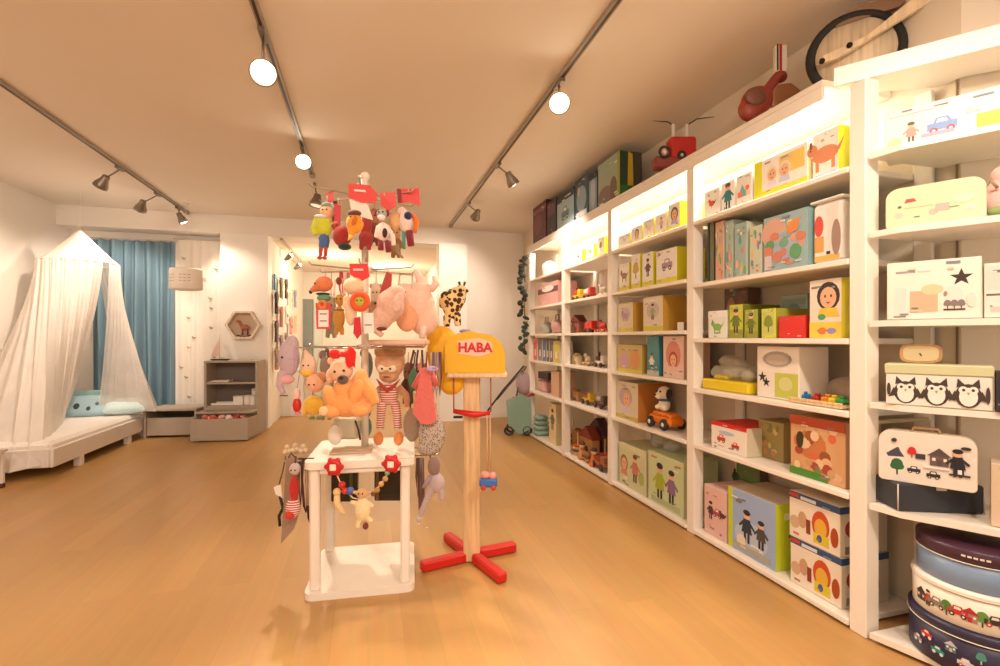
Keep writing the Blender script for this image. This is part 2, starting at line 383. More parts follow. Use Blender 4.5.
def row_box(name, label, cat, px0, px1, ytop, zb, cols, art=None, side=None, depth=.25, xf=1.95, group=None, top=None):
    ya, yb = Y_at_X(px0, xf), Y_at_X(px1, xf); h = Zof(ytop, z_at_X(px1, xf)) - zb
    return carton_at(name, label, cat, (xf+depth/2, (ya+yb)/2, zb), abs(ya-yb)-.005, depth, h, cols, art, side, group, 0, top)
def near_box(name, label, cat, px0, px1, z, ytop, zb, cols, art=None, side=None, depth=.12, group=None, make=True):
    """box on the corner unit, parallel to its front"""
    v0 = Vector(cp(px0, z)); e = Vector(cp(px1, 1.0)); d = D2
    det = -d.x*e.y + e.x*d.y; s = (v0.x*e.y - e.x*v0.y) / det
    v1 = v0 + d*s; w = (v1-v0).length; mc = (v0+v1)/2; mid = mc + N2*depth/2
    h = Zof(ytop, mc.x*ST + mc.y*CT) - zb
    if not make: return mid, w, h
    return carton_at(name, label, cat, (mid.x, mid.y, zb), w, depth, h, cols, art, side, group, RZN)
RZN = math.atan2(D2.y, D2.x) + PI/2   # local -Y runs towards the viewer along the unit front


# ================================================================== goods on the row of shelves
Yl, Wt = 'e6dc1e', 'f4efe4'
def yb(name, label, px0, px1, ytop, zb, c, kind, spine='right', group='yellow edged toy boxes on the top shelves', depth=.2, c2='3a3030', cat='box'):
    def art(A):
        A.rect(0, 0, 1, .16, Yl); 
        if spine == 'left': A.rect(0, .16, .14, 1, Yl)
        mot(A, kind, .54, .55, .5, c, c2)
    return row_box(name, label, cat, px0, px1, ytop, zb, (Wt, Yl if spine else Wt), art, None, depth, group=group)
L5 = 1.91
# bay by the corner, top shelf
def a(A): mot(A, 'bird', .5, .5, .5, 'd8402c', '40762c'); A.rect(0, 0, 1, .07, 'd9e6a0')
row_box('toy_box', 'white toy box with a red bird, farthest on the top shelf beside the corner', 'box', 704, 720, 186, L5, (Wt, 'f0e8d8'), a, group='small boxes on the top shelf beside the corner')
def a(A): mot(A, 'figure', .5, .5, .8, '2f7d86', '20484e')
row_box('toy_box', 'white toy box showing a teal figure on the top shelf beside the corner', 'box', 721, 735, 178, L5, (Wt, 'f0e8d8'), a, group='small boxes on the top shelf beside the corner')
def a(A): mot(A, 'blocks', .5, .5, .5, 'e86a50', '7ab0a8', 'f4d0c0')
row_box('toy_box', 'pale toy box with coral and grey print beside the yellow edged box', 'box', 736, 752, 170, L5, (Wt, 'e8e4d8'), a, group='small boxes on the top shelf beside the corner')
def a(A): A.rect(0, 0, .16, 1, 'e2e014'); A.rect(.16, 0, 1, .2, 'ece234'); A.rect(.5, .45, .95, .9, 'f0cc60'); mot(A, 'face', .36, .52, .42, 'e8d8ec', 'f0e0c0'); mot(A, 'face', .6, .52, .42, 'c8d0e8', 'e8d8c0')
row_box('toy_box', 'large toy box with a lime left edge and yellow print on the top shelf', 'box', 754, 808, 140, L5, (Wt, 'f6e8b0'), a, depth=.26)
def a(A): mot(A, 'animal', .5, .5, .8, 'd88a5c', '9a4a30', Wt); A.rect(.1, .05, .9, .09, 'c8b8e0')
def sd(B): B.rect(0, 0, 1, 1, 'dfe01c')
row_box('toy_box', 'white toy box with an orange animal print and lime end, nearest on the top shelf', 'box', 812, 839, 124, L5, (Wt, 'dfe01c'), a, sd, depth=.22)
# second shelf
def jung(cols):
    def f(A):
        rd = random.Random(len(cols) + int(A.w*1000))
        for i in range(12):
            A.ell(rd.uniform(.12, .88), rd.uniform(.1, .9), rd.uniform(.06, .12), rd.uniform(.05, .1), rd.choice(cols), 9)
    return f
jc = ['8fb9a6', 'd98a6a', 'e0c83c', '6a9a9c', 'e8b8a0', '7aa862']
row_box('picture_book', 'black spined picture book upright at the far end of the second shelf beside the corner', 'book', 707, 709.4, 222, 1.53, ('3c4036', '2e2c28'), group='books and puzzles on the second shelf')
row_box('picture_book', 'olive picture book upright next to the black spined book', 'book', 709.6, 714, 222, 1.53, ('6c7050', '4c4838'), group='books and puzzles on the second shelf')
for k, (x0, x1, yt, base, lab) in enumerate(((715, 724, 220, 'd8a890', 'coral jungle print puzzle box at the far left of the second shelf'), (725, 733, 219, 'a8bcb0', 'grey green jungle print puzzle box, second in the row of puzzles'),
        (734, 747, 221, '9cb8b0', 'sage puzzle box with a yellow bird, third in the row of puzzles'), (749, 762, 224, 'c8cdb4', 'cream and lilac jungle puzzle box beside the wide teal puzzle'))):
    row_box('puzzle_box', lab, 'puzzle box', x0, x1, yt, 1.53, (base, 'cfd4c0'), jung(jc[k % 2:]), depth=.2, group='books and puzzles on the second shelf')
def a(A): A.ell(.25, .7, .3, .26, 'd8a890'); A.ell(.5, .4, .3, .3, 'a8b4c4'); jung(['6fa68e', '8fb5c0', 'd9a088', 'c4a0c0', '5f9a5c', 'e0c860', 'f0e8d8'])(A); jung(['d08060', '8fb5c0', 'e8d8a0'])(A); A.poly([(.55, .6), (.8, .65), (.86, .85), (.6, .82)], 'e08a3c'); A.ell(.75, .3, .12, .13, '5ba066'); A.rect(.05, .05, .2, .3, 'd8c8c8')
row_box('puzzle_box', 'wide teal puzzle box with an orange shape, left of the white bucket box', 'puzzle box', 763, 808, 206, 1.53, ('93b2b4', '7fa2a2'), a, depth=.2, group='books and puzzles on the second shelf')
ya, yb_ = Y_at_X(811, 1.97), Y_at_X(843, 1.97); ym = (ya+yb_)/2; hh = Zof(196, z_at_X(843, 1.97)) - 1.53
t = thing('gift_box', 'white rounded box with a red balloon print and rope handle on the second shelf', 'box', (2.06, ym, 1.53))
m = MB(M('f2ece2', .5)).box((0, 0, hh/2), (.18, ya-yb_, hh), .02); A = Art(m, (-.0905, (ya-yb_)/2, 0), (0, -1, 0), (0, 0, 1), ya-yb_, hh)
A.ell(.26, .62, .15, .17, 'dc4a34'); A.rect(.12, .2, .42, .45, 'e0a050'); A.rect(.12, .06, .9, .14, 'e8b84c'); A.ell(.8, .4, .14, .28, 'a88878'); A.rect(.5, .15, .62, .2, '302820'); m.build('body', t)
MB(M('f8f4ec', .5)).box((0, 0, hh+.006), (.19, ya-yb_+.006, .012), .004).build('lid', t)
MB(M('8a8478')).tube([(-.03, -.04, hh+.012), (-.03, -.03, hh+.022), (-.03, .03, hh+.022), (-.03, .04, hh+.012)], .004).build('handle', t)
# third shelf
def a(A): A.ell(.3, .5, .2, .3, 'b88a6a'); A.ell(.7, .5, .2, .3, '8a5c44')
row_box('photo_box', 'brown photo printed box behind the green boxes on the third shelf', 'box', 724, 748, 285, 1.2, ('6f4c38', '7a5a44'), a, depth=.09, xf=2.19)
def a(A): mot(A, 'animal', .5, .4, .6, '8ab860', '5a8a40'); A.rect(0, .75, 1, 1, 'f2f0e8')
row_box('toy_box', 'white toy box with green picture at the far left of the third shelf', 'box', 708, 727, 310, 1.2, ('e9e9dc', 'dfe0cc'), a, group='low boxes on the third shelf')
def a(A): A.rect(0, 0, 1, .25, '9a9c2c'); mot(A, 'figure', .5, .5, .7, '6a7a20', '4a3a2c')
row_box('toy_box', 'lime green toy box with a purple cap, third shelf beside the corner', 'box', 729, 743, 304, 1.2, ('c8cc34', '7a7e22'), a, group='low boxes on the third shelf')
row_box('toy_box', 'olive green toy box beside the lime box on the third shelf', 'box', 744, 758, 309, 1.2, ('a4ae3c', '5c6420'), a, group='low boxes on the third shelf')
def a(A): A.rect(.1, .1, .9, .9, 'c8cc70'); mot(A, 'tree', .5, .5, .6, '8a9a30', '5a5a20')
row_box('toy_box', 'yellow green framed toy box left of the red box', 'box', 761, 776, 308, 1.2, ('dade40', 'a8ac40'), a, group='low boxes on the third shelf')
def a(A): A.rect(.05, .08, .95, .92, 'dc2a20')
row_box('toy_box', 'plain bright red low box on the third shelf beside the face box', 'box', 778, 806, 315, 1.2, ('d8241c', 'b81c18'), a, depth=.2, group='low boxes on the third shelf')
def a(A): A.rect(.05, .1, .95, .9, '8fa8a0'); A.ell(.5, .5, .3, .3, '6c8c8a')
row_box('toy_box', 'grey teal toy box standing behind the red box on the third shelf', 'box', 781, 808, 293, 1.2, ('a4b4a8', '8c9c90'), a, depth=.1, xf=2.185)
def a(A): A.rect(0, 0, 1, .27, 'e8d24c'); mot(A, 'face', .6, .66, .5, 'e8c83c', '3a2218'); A.ell(.42, .12, .14, .06, 'e07a3c'); A.ell(.7, .12, .14, .05, '9a8ac0'); A.ell(.4, .36, .12, .05, '48a070')
row_box('toy_box', 'white toy box with a dark haired child face and a yellow bottom', 'box', 809, 842, 277, 1.2, ('efe2d2', 'e8dc30'), a, depth=.2)
# fourth shelf
def zcam(px, xf): return z_at_X(px, xf)
ya, yb_ = Y_at_X(702, 1.95), Y_at_X(748, 1.95); t = thing('bagged_toy_tray', 'clear bagged toy tray with a bright yellow base on the fourth shelf', 'toy tray', (2.05, (ya+yb_)/2, .897))
L = ya-yb_
m = MB(M('e8cc1c', .4)); m.box((0, 0, .03), (.2, L, .06), .008); m.box((0, L*.25, .07), (.1, L*.3, .03), .01).build('tray', t)
m = MB(M('dcd8c4', .15, 'clear')); m.box((0, -.01, .10), (.17, L*.9, .08), .03); m.box((0, .03, .15), (.12, L*.5, .07), .03, rotm(.3)).build('plastic_wrap', t)
m = MB(M('b9a890')); m.box((.01, .05, .095), (.06, .12, .05), .01).ell((.0, -.08, .09), (.03, .05, .03)).build('bagged_toys', t)
row_box('puzzle_box', 'purple flat box lying at the back of the fourth shelf under the third', 'box', 742, 778, 338, 1.10, ('7a5a90', '6a4a80'), None, depth=.12, xf=2.14).location.z = .897
xf = 1.96; ya, yb_ = Y_at_X(757, xf), Y_at_X(799, xf); L = ya-yb_; hh = Zof(347, z_at_X(799, xf)) - .897
t = thing('toy_box', 'white display box with an oval window and lime corner on the fourth shelf', 'box', (xf+.09, (ya+yb_)/2, .897))
m = MB(M('efe6d8')).box((0, 0, hh/2), (.18, L, hh), .003); A = Art(m, (-.09, L/2, 0), (0, -1, 0), (0, 0, 1), L, hh)
A.ell(.5, .76, .34, .15, '4a3428'); A.ell(.5, .75, .26, .1, 'c8a890'); A.rect(.45, .04, .98, .5, 'c6cc58'); A.ell(.7, .3, .16, .13, 'd8d890'); mot(A, 'star', .14, .4, .22, '2a2422'); mot(A, 'star', .24, .3, .2, '2a2422'); m.build('carton', t)
MB(M('e8e0d4', .1, 'clear')).prism([(.34*L*math.cos(q*PI/10), .15*hh*math.sin(q*PI/10)) for q in range(20)], .002, (-.094, 0, hh*.76), (0, -1, 0), (0, 0, 1)).build('window_pane', t)
# board with bright blocks + grey sack
ya, yb_ = Y_at_X(792, 1.95), Y_at_X(846, 1.95); L = ya-yb_; yc = (ya+yb_)/2
solo(MB(M('e8c898', .5, 'wood')).box((0, 0, .006), (.17, L, .012), .003).box((-.08, 0, .018), (.01, L, .012), .002), 'wooden_board', 'pale wooden tray board under the bright toy pieces on the fourth shelf', 'tray', (1.925+.085, yc, .898))
for k, (px, c, lab) in enumerate(((796, '2a9a5c', 'green'), (803, '2a7ab8', 'blue'), (816, 'a8301c', 'dark red'), (826, 'e8902c', 'orange'), (833, 'e8d42c', 'yellow'), (841, '3aa048', 'leaf green'))):
    y = Y_at_X(px, 1.99); zf = .911
    m = MB(M(c, .35)); m.box((0, 0, .012), (.05, .034, .024), .006).lathe([(.012, .024), (.012, .034), (.009, .036)], n=12)
    solo(m, 'toy_block', lab + ' toy piece on the wooden board of the fourth shelf', 'toy block', (2.0+.0, y, zf), random.uniform(-.1, .1), 'bright toy pieces on the wooden board')
m = MB(M('b8a896', .9, 'plush')); m.ell((0, 0, .06), (.08, .10, .06)).ell((0, .05, .05), (.06, .06, .05))
m.tube([(0, -.07, .05), (0, -.10, .02)], .02)
solo(m, 'stuffed_cushion', 'grey beige stuffed cushion behind the bright toy pieces', 'cushion', (2.18, Y_at_X(836, 2.1), .899), 0, fuse=.008)
# fifth shelf
def a(A):
    A.rect(0, .86, 1, 1, 'd8241c'); mot(A, 'car', .3, .42, .42, 'd03a2c', '3a2a28'); mot(A, 'car', .7, .28, .36, 'c82820', '3a2a28'); A.ell(.45, .66, .22, .07, 'b8c4dc')
row_box('fire_engine_box', 'white toy box with a bright red top and red vehicles printed on it', 'box', 711, 747, 429, .56, ('f0e8dc', 'd8cdb0'), a, depth=.27, top='cf1f18')
row_box('toy_box', 'olive clear fronted toy box beside the red topped box on the fifth shelf', 'box', 758, 784, 424, .56, ('9a8a50', 'a89a68'), jung(['c8b878', '7a7a3c', 'c08a5c']), depth=.16, xf=2.05)
def a(A): A.ell(.4, .55, .28, .24, 'c87a4c'); jung(['b8683c', 'cf9a6a', '9a5a30', 'e0b890', '8a8a4c', 'd86a4a'])(A); jung(['c8a070', 'e8c8a0', 'a84a34'])(A); A.rect(0, .85, 1, 1, 'b84a28'); A.rect(0, 0, .7, .12, '4a8a2c'); A.ell(.2, .6, .07, .14, '3a3a20')
row_box('wooden_toy_box', 'orange brown picture box with a green foot, nearest on the fifth shelf', 'box', 790, 846, 424, .56, ('d8a878', 'c89868'), a, depth=.2)
# bottom shelf
def a(A):
    mot(A, 'figure', .3, .5, .35, '4a3440', '2a2430'); mot(A, 'car', .6, .5, .25, 'b84858', '3a2830'); mot(A, 'bird', .82, .5, .25, '5a3a40', '3a2a30')
p = row_box('doll_box', 'pale pink toy box with small dark figures, farthest on the bottom shelf', 'box', 704, 727, 493, .04, ('e4bcb4', 'd8aca4'), a, depth=.27)
def a(A): A.rect(0, 0, 1, .3, 'c8c0b0'); mot(A, 'animal', .4, .6, .5, '3c5a34', '2a2a20')
row_box('game_box', 'dark green game box standing behind the pink toy box on the bottom shelf', 'box', 736, 760, 465, .04, ('6f8a50', '7a6a4c'), a, depth=.06, xf=2.22)
def a(A):
    A.rect(0, 0, .1, 1, 'c6d42c'); A.ell(.5, .3, .35, .25, 'b8c8dc'); mot(A, 'figure', .42, .45, .5, '2a3a4c', '2a2430'); mot(A, 'figure', .72, .42, .42, '4a4a4c', '2a2430'); A.ell(.3, .2, .1, .1, 'e8dcc8'); A.rect(.12, .04, .9, .14, 'a8a89c')
def sd(B): B.rect(0, 0, 1, 1, 'c6d42c'); mot(B, 'figure', .5, .5, .5, '4a7a34', '3a4a20'); B.rect(.2, .75, .8, .85, 'e8ecc8')
row_box('playset_box', 'light blue playset box with lime green ends on the bottom shelf', 'box', 728, 776, 505, .04, ('9cb4dc', 'c6d42c'), a, sd, depth=.27, top='c8b8a0')
def marble(A):
    A.rect(0, .86, 1, 1, '34507c'); A.rect(.0, .9, .2, .97, 'c83a2c'); A.rect(.24, .88, .55, .95, 'd8e0e8'); A.ell(.64, .48, .17, .3, 'c8502c'); A.ell(.64, .42, .12, .2, 'e0b040'); A.rect(.5, .08, .8, .3, 'd8c82c'); A.ell(.62, .2, .05, .08, '4a58a8')
    A.ell(.28, .45, .09, .18, 'c8a080'); A.ell(.12, .35, .1, .14, 'd0b090'); A.ell(.9, .35, .07, .2, 'a8481c'); A.rect(.36, .2, .44, .5, '8a3a28')
def msd(B): B.rect(0, .86, 1, 1, '34507c'); B.ell(.3, .55, .2, .2, 'a8382c'); B.ell(.6, .35, .2, .16, 'd89a48'); B.ell(.4, .25, .1, .1, '4a7a3c'); B.rect(.1, .05, .6, .2, '8a8474')
zb = .04; h1 = .215
bb = row_box('marble_run_box', 'white building set box with a dark blue band, lower of the two stacked', 'box', 790, 842, 338 + (1.2-.255)*480/z_at_X(842, 1.95), .04, ('ece2d0', 'd8ccb8'), marble, msd, depth=.27, group='stacked building set boxes', top='e0d4c0')
b2 = bb.copy(); C.objects.link(b2); b2.location.z = .04 + h1 + .002; b2.location.y += .006; b2['label'] = 'white building set box with a dark blue band, upper of the two stacked'

# ---------------- second bay (dog on the car)
for k, (x0, x1, yt, c, kind, lab) in enumerate(((618, 630, 232, 'd8c8b0', 'bird', 'pale box with a thin yellow foot, farthest on the dog bay top shelf'), (631, 642, 224, 'e0b890', 'face', 'yellow footed box second from the far end of the dog bay top shelf'),
        (643, 654, 217, 'e8c8a8', 'animal', 'yellow footed box in the middle of the dog bay top shelf'), (655, 667, 211, 'd8a888', 'figure', 'yellow footed box fourth along the dog bay top shelf'), (668, 680, 200, 'c8b0c8', 'face', 'tall yellow footed box nearest on the dog bay top shelf'))):
    yb('yellow_toy_box', lab, x0, x1, yt, 1.91, c, kind)
for k, (x0, x1, yt, c, kind, lab) in enumerate(((619, 629, 262, 'a87850', 'animal', 'pale box with brown animal, far end of the second shelf above the dog'), (631, 640, 253, 'c8b040', 'tree', 'narrow yellow box with an olive tree print on the second shelf'),
        (642, 653, 251, '6a3a3c', 'figure', 'yellow ended box with a dark figure on the second shelf of the dog bay'), (656, 677, 246, 'a890a0', 'car', 'wide lilac print box with yellow end on the second shelf of the dog bay'))):
    yb('yellow_toy_box', lab, x0, x1, yt, 1.57, c, kind, group='yellow edged toy boxes on the second shelf', depth=.22)
for k, (x0, x1, yt, c, kind, lab) in enumerate(((618, 633, 302, 'a88a98', 'animal', 'lilac print box with an amber end at the far side of the third shelf'), (643, 663, 295, '98a878', 'figure', 'tall pale print box with an amber end on the third shelf of the dog bay'))):
    def a(A): A.rect(0, 0, 1, .14, 'd8c83c'); A.ell(.5, .6, .32, .24, 'c8b4b0'); mot(A, kind, .5, .55, .45, c)
    row_box('toy_box', lab, 'box', x0, x1, yt, 1.25, ('ded0b4', 'c89a38'), a, depth=.2, group='amber ended boxes on the third shelf')
row_box('toy_box', 'small white box beside the post on the third shelf of the dog bay', 'box', 677, 684, 322, 1.25, ('eee6da', '8a6a4c'), None, depth=.1)
def a(A): A.ell(.3, .4, .2, .3, 'c8a0b8'); A.ell(.72, .45, .2, .35, 'd89a5c'); A.rect(0, 0, 1, .12, 'd8c83c')
row_box('toy_box', 'dull yellow toy box with lilac spots, far side of the shelf with the teal box', 'box', 617, 642, 345, .935, ('c8b468', 'b89a4c'), a, depth=.22)
def a(A): A.rect(0, 0, 1, .12, 'c8c4b8'); mot(A, 'figure', .4, .35, .4, 'e8e4dc', '2a4048')
row_box('toy_box', 'teal toy box with a white foot, middle of the fourth shelf of the dog bay', 'box', 647, 659, 336, .935, ('4a8a94', '3c7a84'), a, depth=.2)
def a(A): A.ell(.5, .55, .36, .34, 'd88a74'); mot(A, 'face', .5, .4, .4, 'e8c0b0', 'a84a38')
row_box('toy_box', 'salmon pink picture box beside the teal box on the fourth shelf', 'box', 663, 684, 336, .935, ('e8c8b8', 'd8a890'), a, depth=.2)
def a(A): A.ell(.45, .6, .3, .26, 'b8a0b8'); mot(A, 'face', .5, .5, .5, 'd8cce0', 'c8a878'); A.rect(0, 0, 1, .1, 'c8b050')
row_box('toy_box', 'lilac picture box with an orange brown end, left of the toy dog', 'box', 616, 638, 384, .565, ('d8ccb0', 'b8742c'), a, depth=.26)
def a(A): mot(A, 'face', .2, .5, .4, 'd88a7a', '8a6a4c'); mot(A, 'figure', .62, .5, .6, 'c87a6a', '5a4a3c'); A.rect(0, .86, 1, .97, 'd8d4a8'); A.ell(.85, .35, .1, .15, 'a8b86a')
row_box('play_kitchen_box', 'large pale green picture carton with pink faces, farther one on the bottom shelf', 'box', 619, 646, 452, .04, ('d0d0a4', 'c0b890'), a, depth=.26, group='large cartons on the bottom shelf of the dog bay')
def a(A): mot(A, 'figure', .35, .45, .7, 'a8b838', '2a2430'); mot(A, 'figure', .68, .45, .6, '8a6a98', '2a2430'); A.rect(.1, .04, .9, .14, 'b0b890')
row_box('play_kitchen_box', 'large pale green carton with two dark haired children on the bottom shelf', 'box', 648, 684, 464, .04, ('ccd8a8', 'c8d0a0'), a, depth=.26, group='large cartons on the bottom shelf of the dog bay')
for k, (px, r) in enumerate(((655, .05), (670, .06))):
    m = MB(M('d8e0dc', .2, 'clear')).lathe([(r*.7, 0), (r, .02), (r, .06), (r*.6, .08)], n=16)
    solo(m, 'clear_plastic_bowl', ('smaller', 'larger')[k] + ' clear plastic wrapped bowl on top of the cartons under the dog', 'bowl', (2.08, Y_at_X(px, 2.06), (Zof(464, z_at_X(684, 1.95))-.04)+.042), 0, 'clear bowls on the cartons')
# toy dog on an orange car
xf = 1.99; yc = Y_at_X(662, xf); 
t = thing('toy_car', 'orange toy car with black wheels carrying the toy dog', 'toy car', (2.02, yc, .566))
m = MB(M('e07a1e', .4)); m.box((0, 0, .06), (.13, .27, .06), .02).box((0, .02, .1), (.11, .14, .03), .012); m.box((0, -.09, .095), (.1, .07, .03), .012).build('body', t)
for sx in (-1, 1):
    for y in (-.08, .08):
        w = MB(M('28221e', .6)).lathe([(.012, -.014), (.036, -.014), (.04, 0), (.036, .014), (.012, .014)], (sx*.068, y, .04), 20, Matrix.Rotation(PI/2, 3, 'Y')).build('wheel', t)
        MB(M('f0e8dc')).lathe([(.003, -.016), (.016, -.015), (.016, .015), (.003, .016)], (sx*.068, y, .04), 16, Matrix.Rotation(PI/2, 3, 'Y')).build('hub_cap', w)
t = thing('plush_dog', 'cream toy dog with black ears sitting on the orange car', 'soft toy', (2.02, yc+.015, .68))
m = MB(PL('e8dcc4')); m.ell((0, 0, .05), (.04, .045, .055)).ell((0, 0, .13), (.05, .055, .05)).ell((-.045, 0, .115), (.03, .03, .025)); m.ell((-.02, .04, .03), (.03, .02, .02)).ell((-.02, -.04, .03), (.03, .02, .02)); m.build('body', t, fuse=.006)
for s_ in (-1, 1): MB(PL('2c2622')).ell((0, s_*.055, .125), (.025, .013, .042)).build('ear', t)
MB(M('4a6a8a', .7)).torus((0, 0, .085), .036, .01).build('collar', t)
e = MB(M('1c1614', .3)); e.ell((-.047, .02, .145), (.007,)*3).ell((-.047, -.02, .145), (.007,)*3).ell((-.075, 0, .122), (.008, .01, .007)).build('eyes_and_nose', t)
# ---------------- third bay (loose wooden toys)
for k, (x0, x1, yt, c, kind, lab) in enumerate(((574, 582, 249, '3a3028', 'bird', 'small yellow box, farthest of three above the loose wooden toys'), (586, 594, 243, 'a89030', 'animal', 'small yellow box, middle one of three above the loose wooden toys'), (597, 604, 236, '8a8a30', 'tree', 'small yellow box, nearest of three above the loose wooden toys'))):
    yb('yellow_toy_box', lab, x0, x1, yt, 1.91, c, kind, group='small yellow boxes on the top shelf')
def wheels(t, L, r, x, c='c89858'):
    for y in (-L*.32, L*.32):
        for sx in (-1, 1): MB(M(c, .5)).lathe([(.004, -.007), (r, -.007), (r, .007), (.004, .007)], (sx*x, y, r), 14, Matrix.Rotation(PI/2, 3, 'Y')).build('wheel', t)
def wtoy(kind, label, px, zb, c, c2, L=.12, xf=2.02, group=None, cat='wooden toy'):
    y = Y_at_X(px, xf); nm = {'train': 'toy_train', 'pull': 'pull_along_animal', 'stack': 'stacking_toy', 'arch': 'building_arch', 'house': 'toy_house', 'doll': 'wooden_doll', 'truck': 'toy_truck'}[kind]
    t = thing(nm, label, cat, (xf+.02, y, zb+.001), 0, group)
    if kind in ('train', 'truck'):
        r = L*.14; m = MB(M(c, .45)); m.box((0, 0, r+.02), (.07, L, .03), .006); m.box((0, -L*.3, r+.06), (.065, L*.32, .06), .008).build('chassis', t)
        m = MB(M(c2, .45))
        if kind == 'train': m.lathe([(.026, -L*.2), (.028, L*.1), (.028, L*.42), (.02, L*.45)], (0, 0, r+.055), 16, Matrix.Rotation(-PI/2, 3, 'X')); m.lathe([(.01, .07), (.01, .11), (.015, .115)], (0, L*.3, r), 12)
        else: m.box((0, L*.18, r+.055), (.065, L*.6, .045), .006)
        m.build('boiler' if kind == 'train' else 'load_bed', t); wheels(t, L, r, .04, '4a2c1c')
    elif kind == 'pull':
        r = .014; MB(M(c, .45)).box((0, 0, r+.012), (.05, L, .012), .003).build('platform', t); m = MB(M(c2, .5))
        m.ell((0, 0, .065), (.024, L*.35, .028)).ell((0, L*.36, .1), (.018, .024, .02)).tube([(0, L*.24, .075), (0, L*.34, .1)], .013)
        for y_ in (-.25, .22): 
            for x_ in (-.012, .012): m.tube([(x_, y_*L, .03), (x_, y_*L, .06)], .007)
        m.build('animal', t, fuse=.004); wheels(t, L, r, .03)
    elif kind == 'stack':
        cs = [c, c2, 'e8d040', 'd84a30', '5a9a8a']
        MB(M('d8b080', .5)).lathe([(L*.42, 0), (L*.42, .008), (.006, .01), (.006, L*1.2), (.002, L*1.22)], n=18).build('peg', t)
        for i in range(4): MB(M(cs[i], .4)).torus((0, 0, .022+i*.022), L*.32-i*.006, .011, None, 20).build('ring', t)
    elif kind == 'arch':
        p = [(-L/2, 0), (-L/2, L*.6), (L/2, L*.6), (L/2, 0), (L*.25, 0)] + [(L*.25*math.cos(q*PI/8), L*.25*math.sin(q*PI/8)+.0) for q in range(1, 8)] + [(-L*.25, 0)]
        MB(M(c, .5)).prism(p, .05, (-.025, 0, 0), (0, 1, 0), (0, 0, 1)).build('arch', t); MB(M(c2, .5)).box((0, 0, L*.6+.012), (.045, L*.5, .022), .003).build('beam', t)
    elif kind == 'house':
        MB(M(c, .5)).box((0, 0, L*.35), (.08, L, L*.7), .003).build('walls', t); MB(M(c2, .5)).prism([(-L*.6, L*.7), (L*.6, L*.7), (0, L*1.15)], .1, (-.05, 0, 0), (0, 1, 0), (0, 0, 1)).build('roof', t)
        m = MB(M('4a3020')); m.box((-.041, 0, L*.2), (.003, L*.25, L*.4)); m.box((-.041, L*.3, L*.45), (.003, L*.15, L*.15)).build('openings', t)
    elif kind == 'doll':
        q = L/.1; MB(M(c, .5)).lathe([(.028*q, 0), (.03*q, .01*q), (.018*q, .06*q), (.01*q, .075*q)], n=16).build('body', t); MB(M('e8c098', .5)).ell((0, 0, .09*q), (.02*q, .02*q, .021*q)).build('head', t); MB(M(c2, .6)).ell((.002, 0, .1*q), (.022*q, .022*q, .016*q)).build('hair', t)
    return t
wg = 'loose toys in the wooden toy bay'
for a_ in (('train', 'yellow toy train, farthest of the loose toys on the second shelf', 577, 1.57, 'e0c82c', 'd83a28', .13), ('truck', 'red and cream toy truck in the middle of the second shelf', 588, 1.57, 'c83a30', 'f0e0d0', .12), ('pull', 'pale toy horse on wheels at the near side of the second shelf', 601, 1.57, 'e8dcc8', 'b8a898', .13),
          ('house', 'brown wooden toy house at the far side of the third shelf', 577, 1.25, '8a4a2c', '6a2c1c', .13), ('truck', 'red toy truck with a flat bed in the middle of the third shelf', 589, 1.25, 'd8281c', 'c8201c', .13), ('pull', 'red animal on a wheeled board at the near side of the third shelf', 601, 1.25, 'd82c20', 'c03028', .12),
          ('arch', 'natural wooden arch at the far side of the fourth shelf', 575, .935, 'e0c8a0', 'd0b080', .12), ('pull', 'natural wooden duck on wheels in the middle of the fourth shelf', 586, .935, 'e0c8a0', 'e8d4b0', .12), ('train', 'small black and cream toy train at the near side of the fourth shelf', 600, .935, 'e8dcc8', '3a302c', .13),
          ('arch', 'brown wooden arch at the far side of the fifth shelf', 575, .565, 'b88a58', 'a06a3c', .13), ('truck', 'yellow and brown toy truck in the middle of the fifth shelf', 587, .565, 'd8b02c', '9a5a34', .15), ('train', 'dark brown toy train with pale cab at the near side of the fifth shelf', 600, .565, '5a4a44', 'd8ccc0', .15)):
    wtoy(*a_[:6], a_[6]*1.22, group=wg)
# pile of dolls and toys on the bottom shelf of that bay
pile = [('stack', 'ring stacker with tan and violet rings at the far end of the bottom toy pile', 576, 'c89868', '6a5078', .12, 2.0), ('doll', 'peg doll in tan dress low in the bottom toy pile', 580, 'c8905a', '6a3a20', .1, 1.96), ('house', 'tan toy house with a red brown roof in the bottom toy pile', 588, 'c8945c', '8a3a20', .18, 2.08),
        ('doll', 'peg doll in orange dress at the front of the bottom toy pile', 592, 'd8742c', '4a2418', .1, 1.95), ('truck', 'brown toy truck with a rusty bed in the bottom toy pile', 599, 'a86a40', '8a3424', .16, 1.97), ('arch', 'tall wooden arch at the back of the bottom toy pile', 578, 'b8864c', '7a4a2c', .2, 2.14), ('stack', 'ring stacker with red and yellow rings near the post in the bottom toy pile', 603, 'a83828', 'e0b838', .13, 2.08)]
pile += [('doll', 'large peg doll in plum dress standing at the back of the bottom toy pile', 584, '6a3038', '8a5a30', .1, 2.2), ('pull', 'brown wheeled dog at the front edge of the bottom toy pile', 584, 'b07a48', 'a0683c', .15, 1.96),
        ('house', 'dark brown toy house at the back of the bottom toy pile near the post', 598, '7a4a34', '4a2c3c', .22, 2.2), ('stack', 'ring stacker with orange and brown rings at the far back of the bottom toy pile', 572, 'c87838', '8a5030', .15, 2.16)]
for kd, lb, px, c, c2, L, xf in pile: wtoy(kd, lb, px, .04, c, c2, L*1.45, xf, 'pile of wooden toys on the bottom shelf')
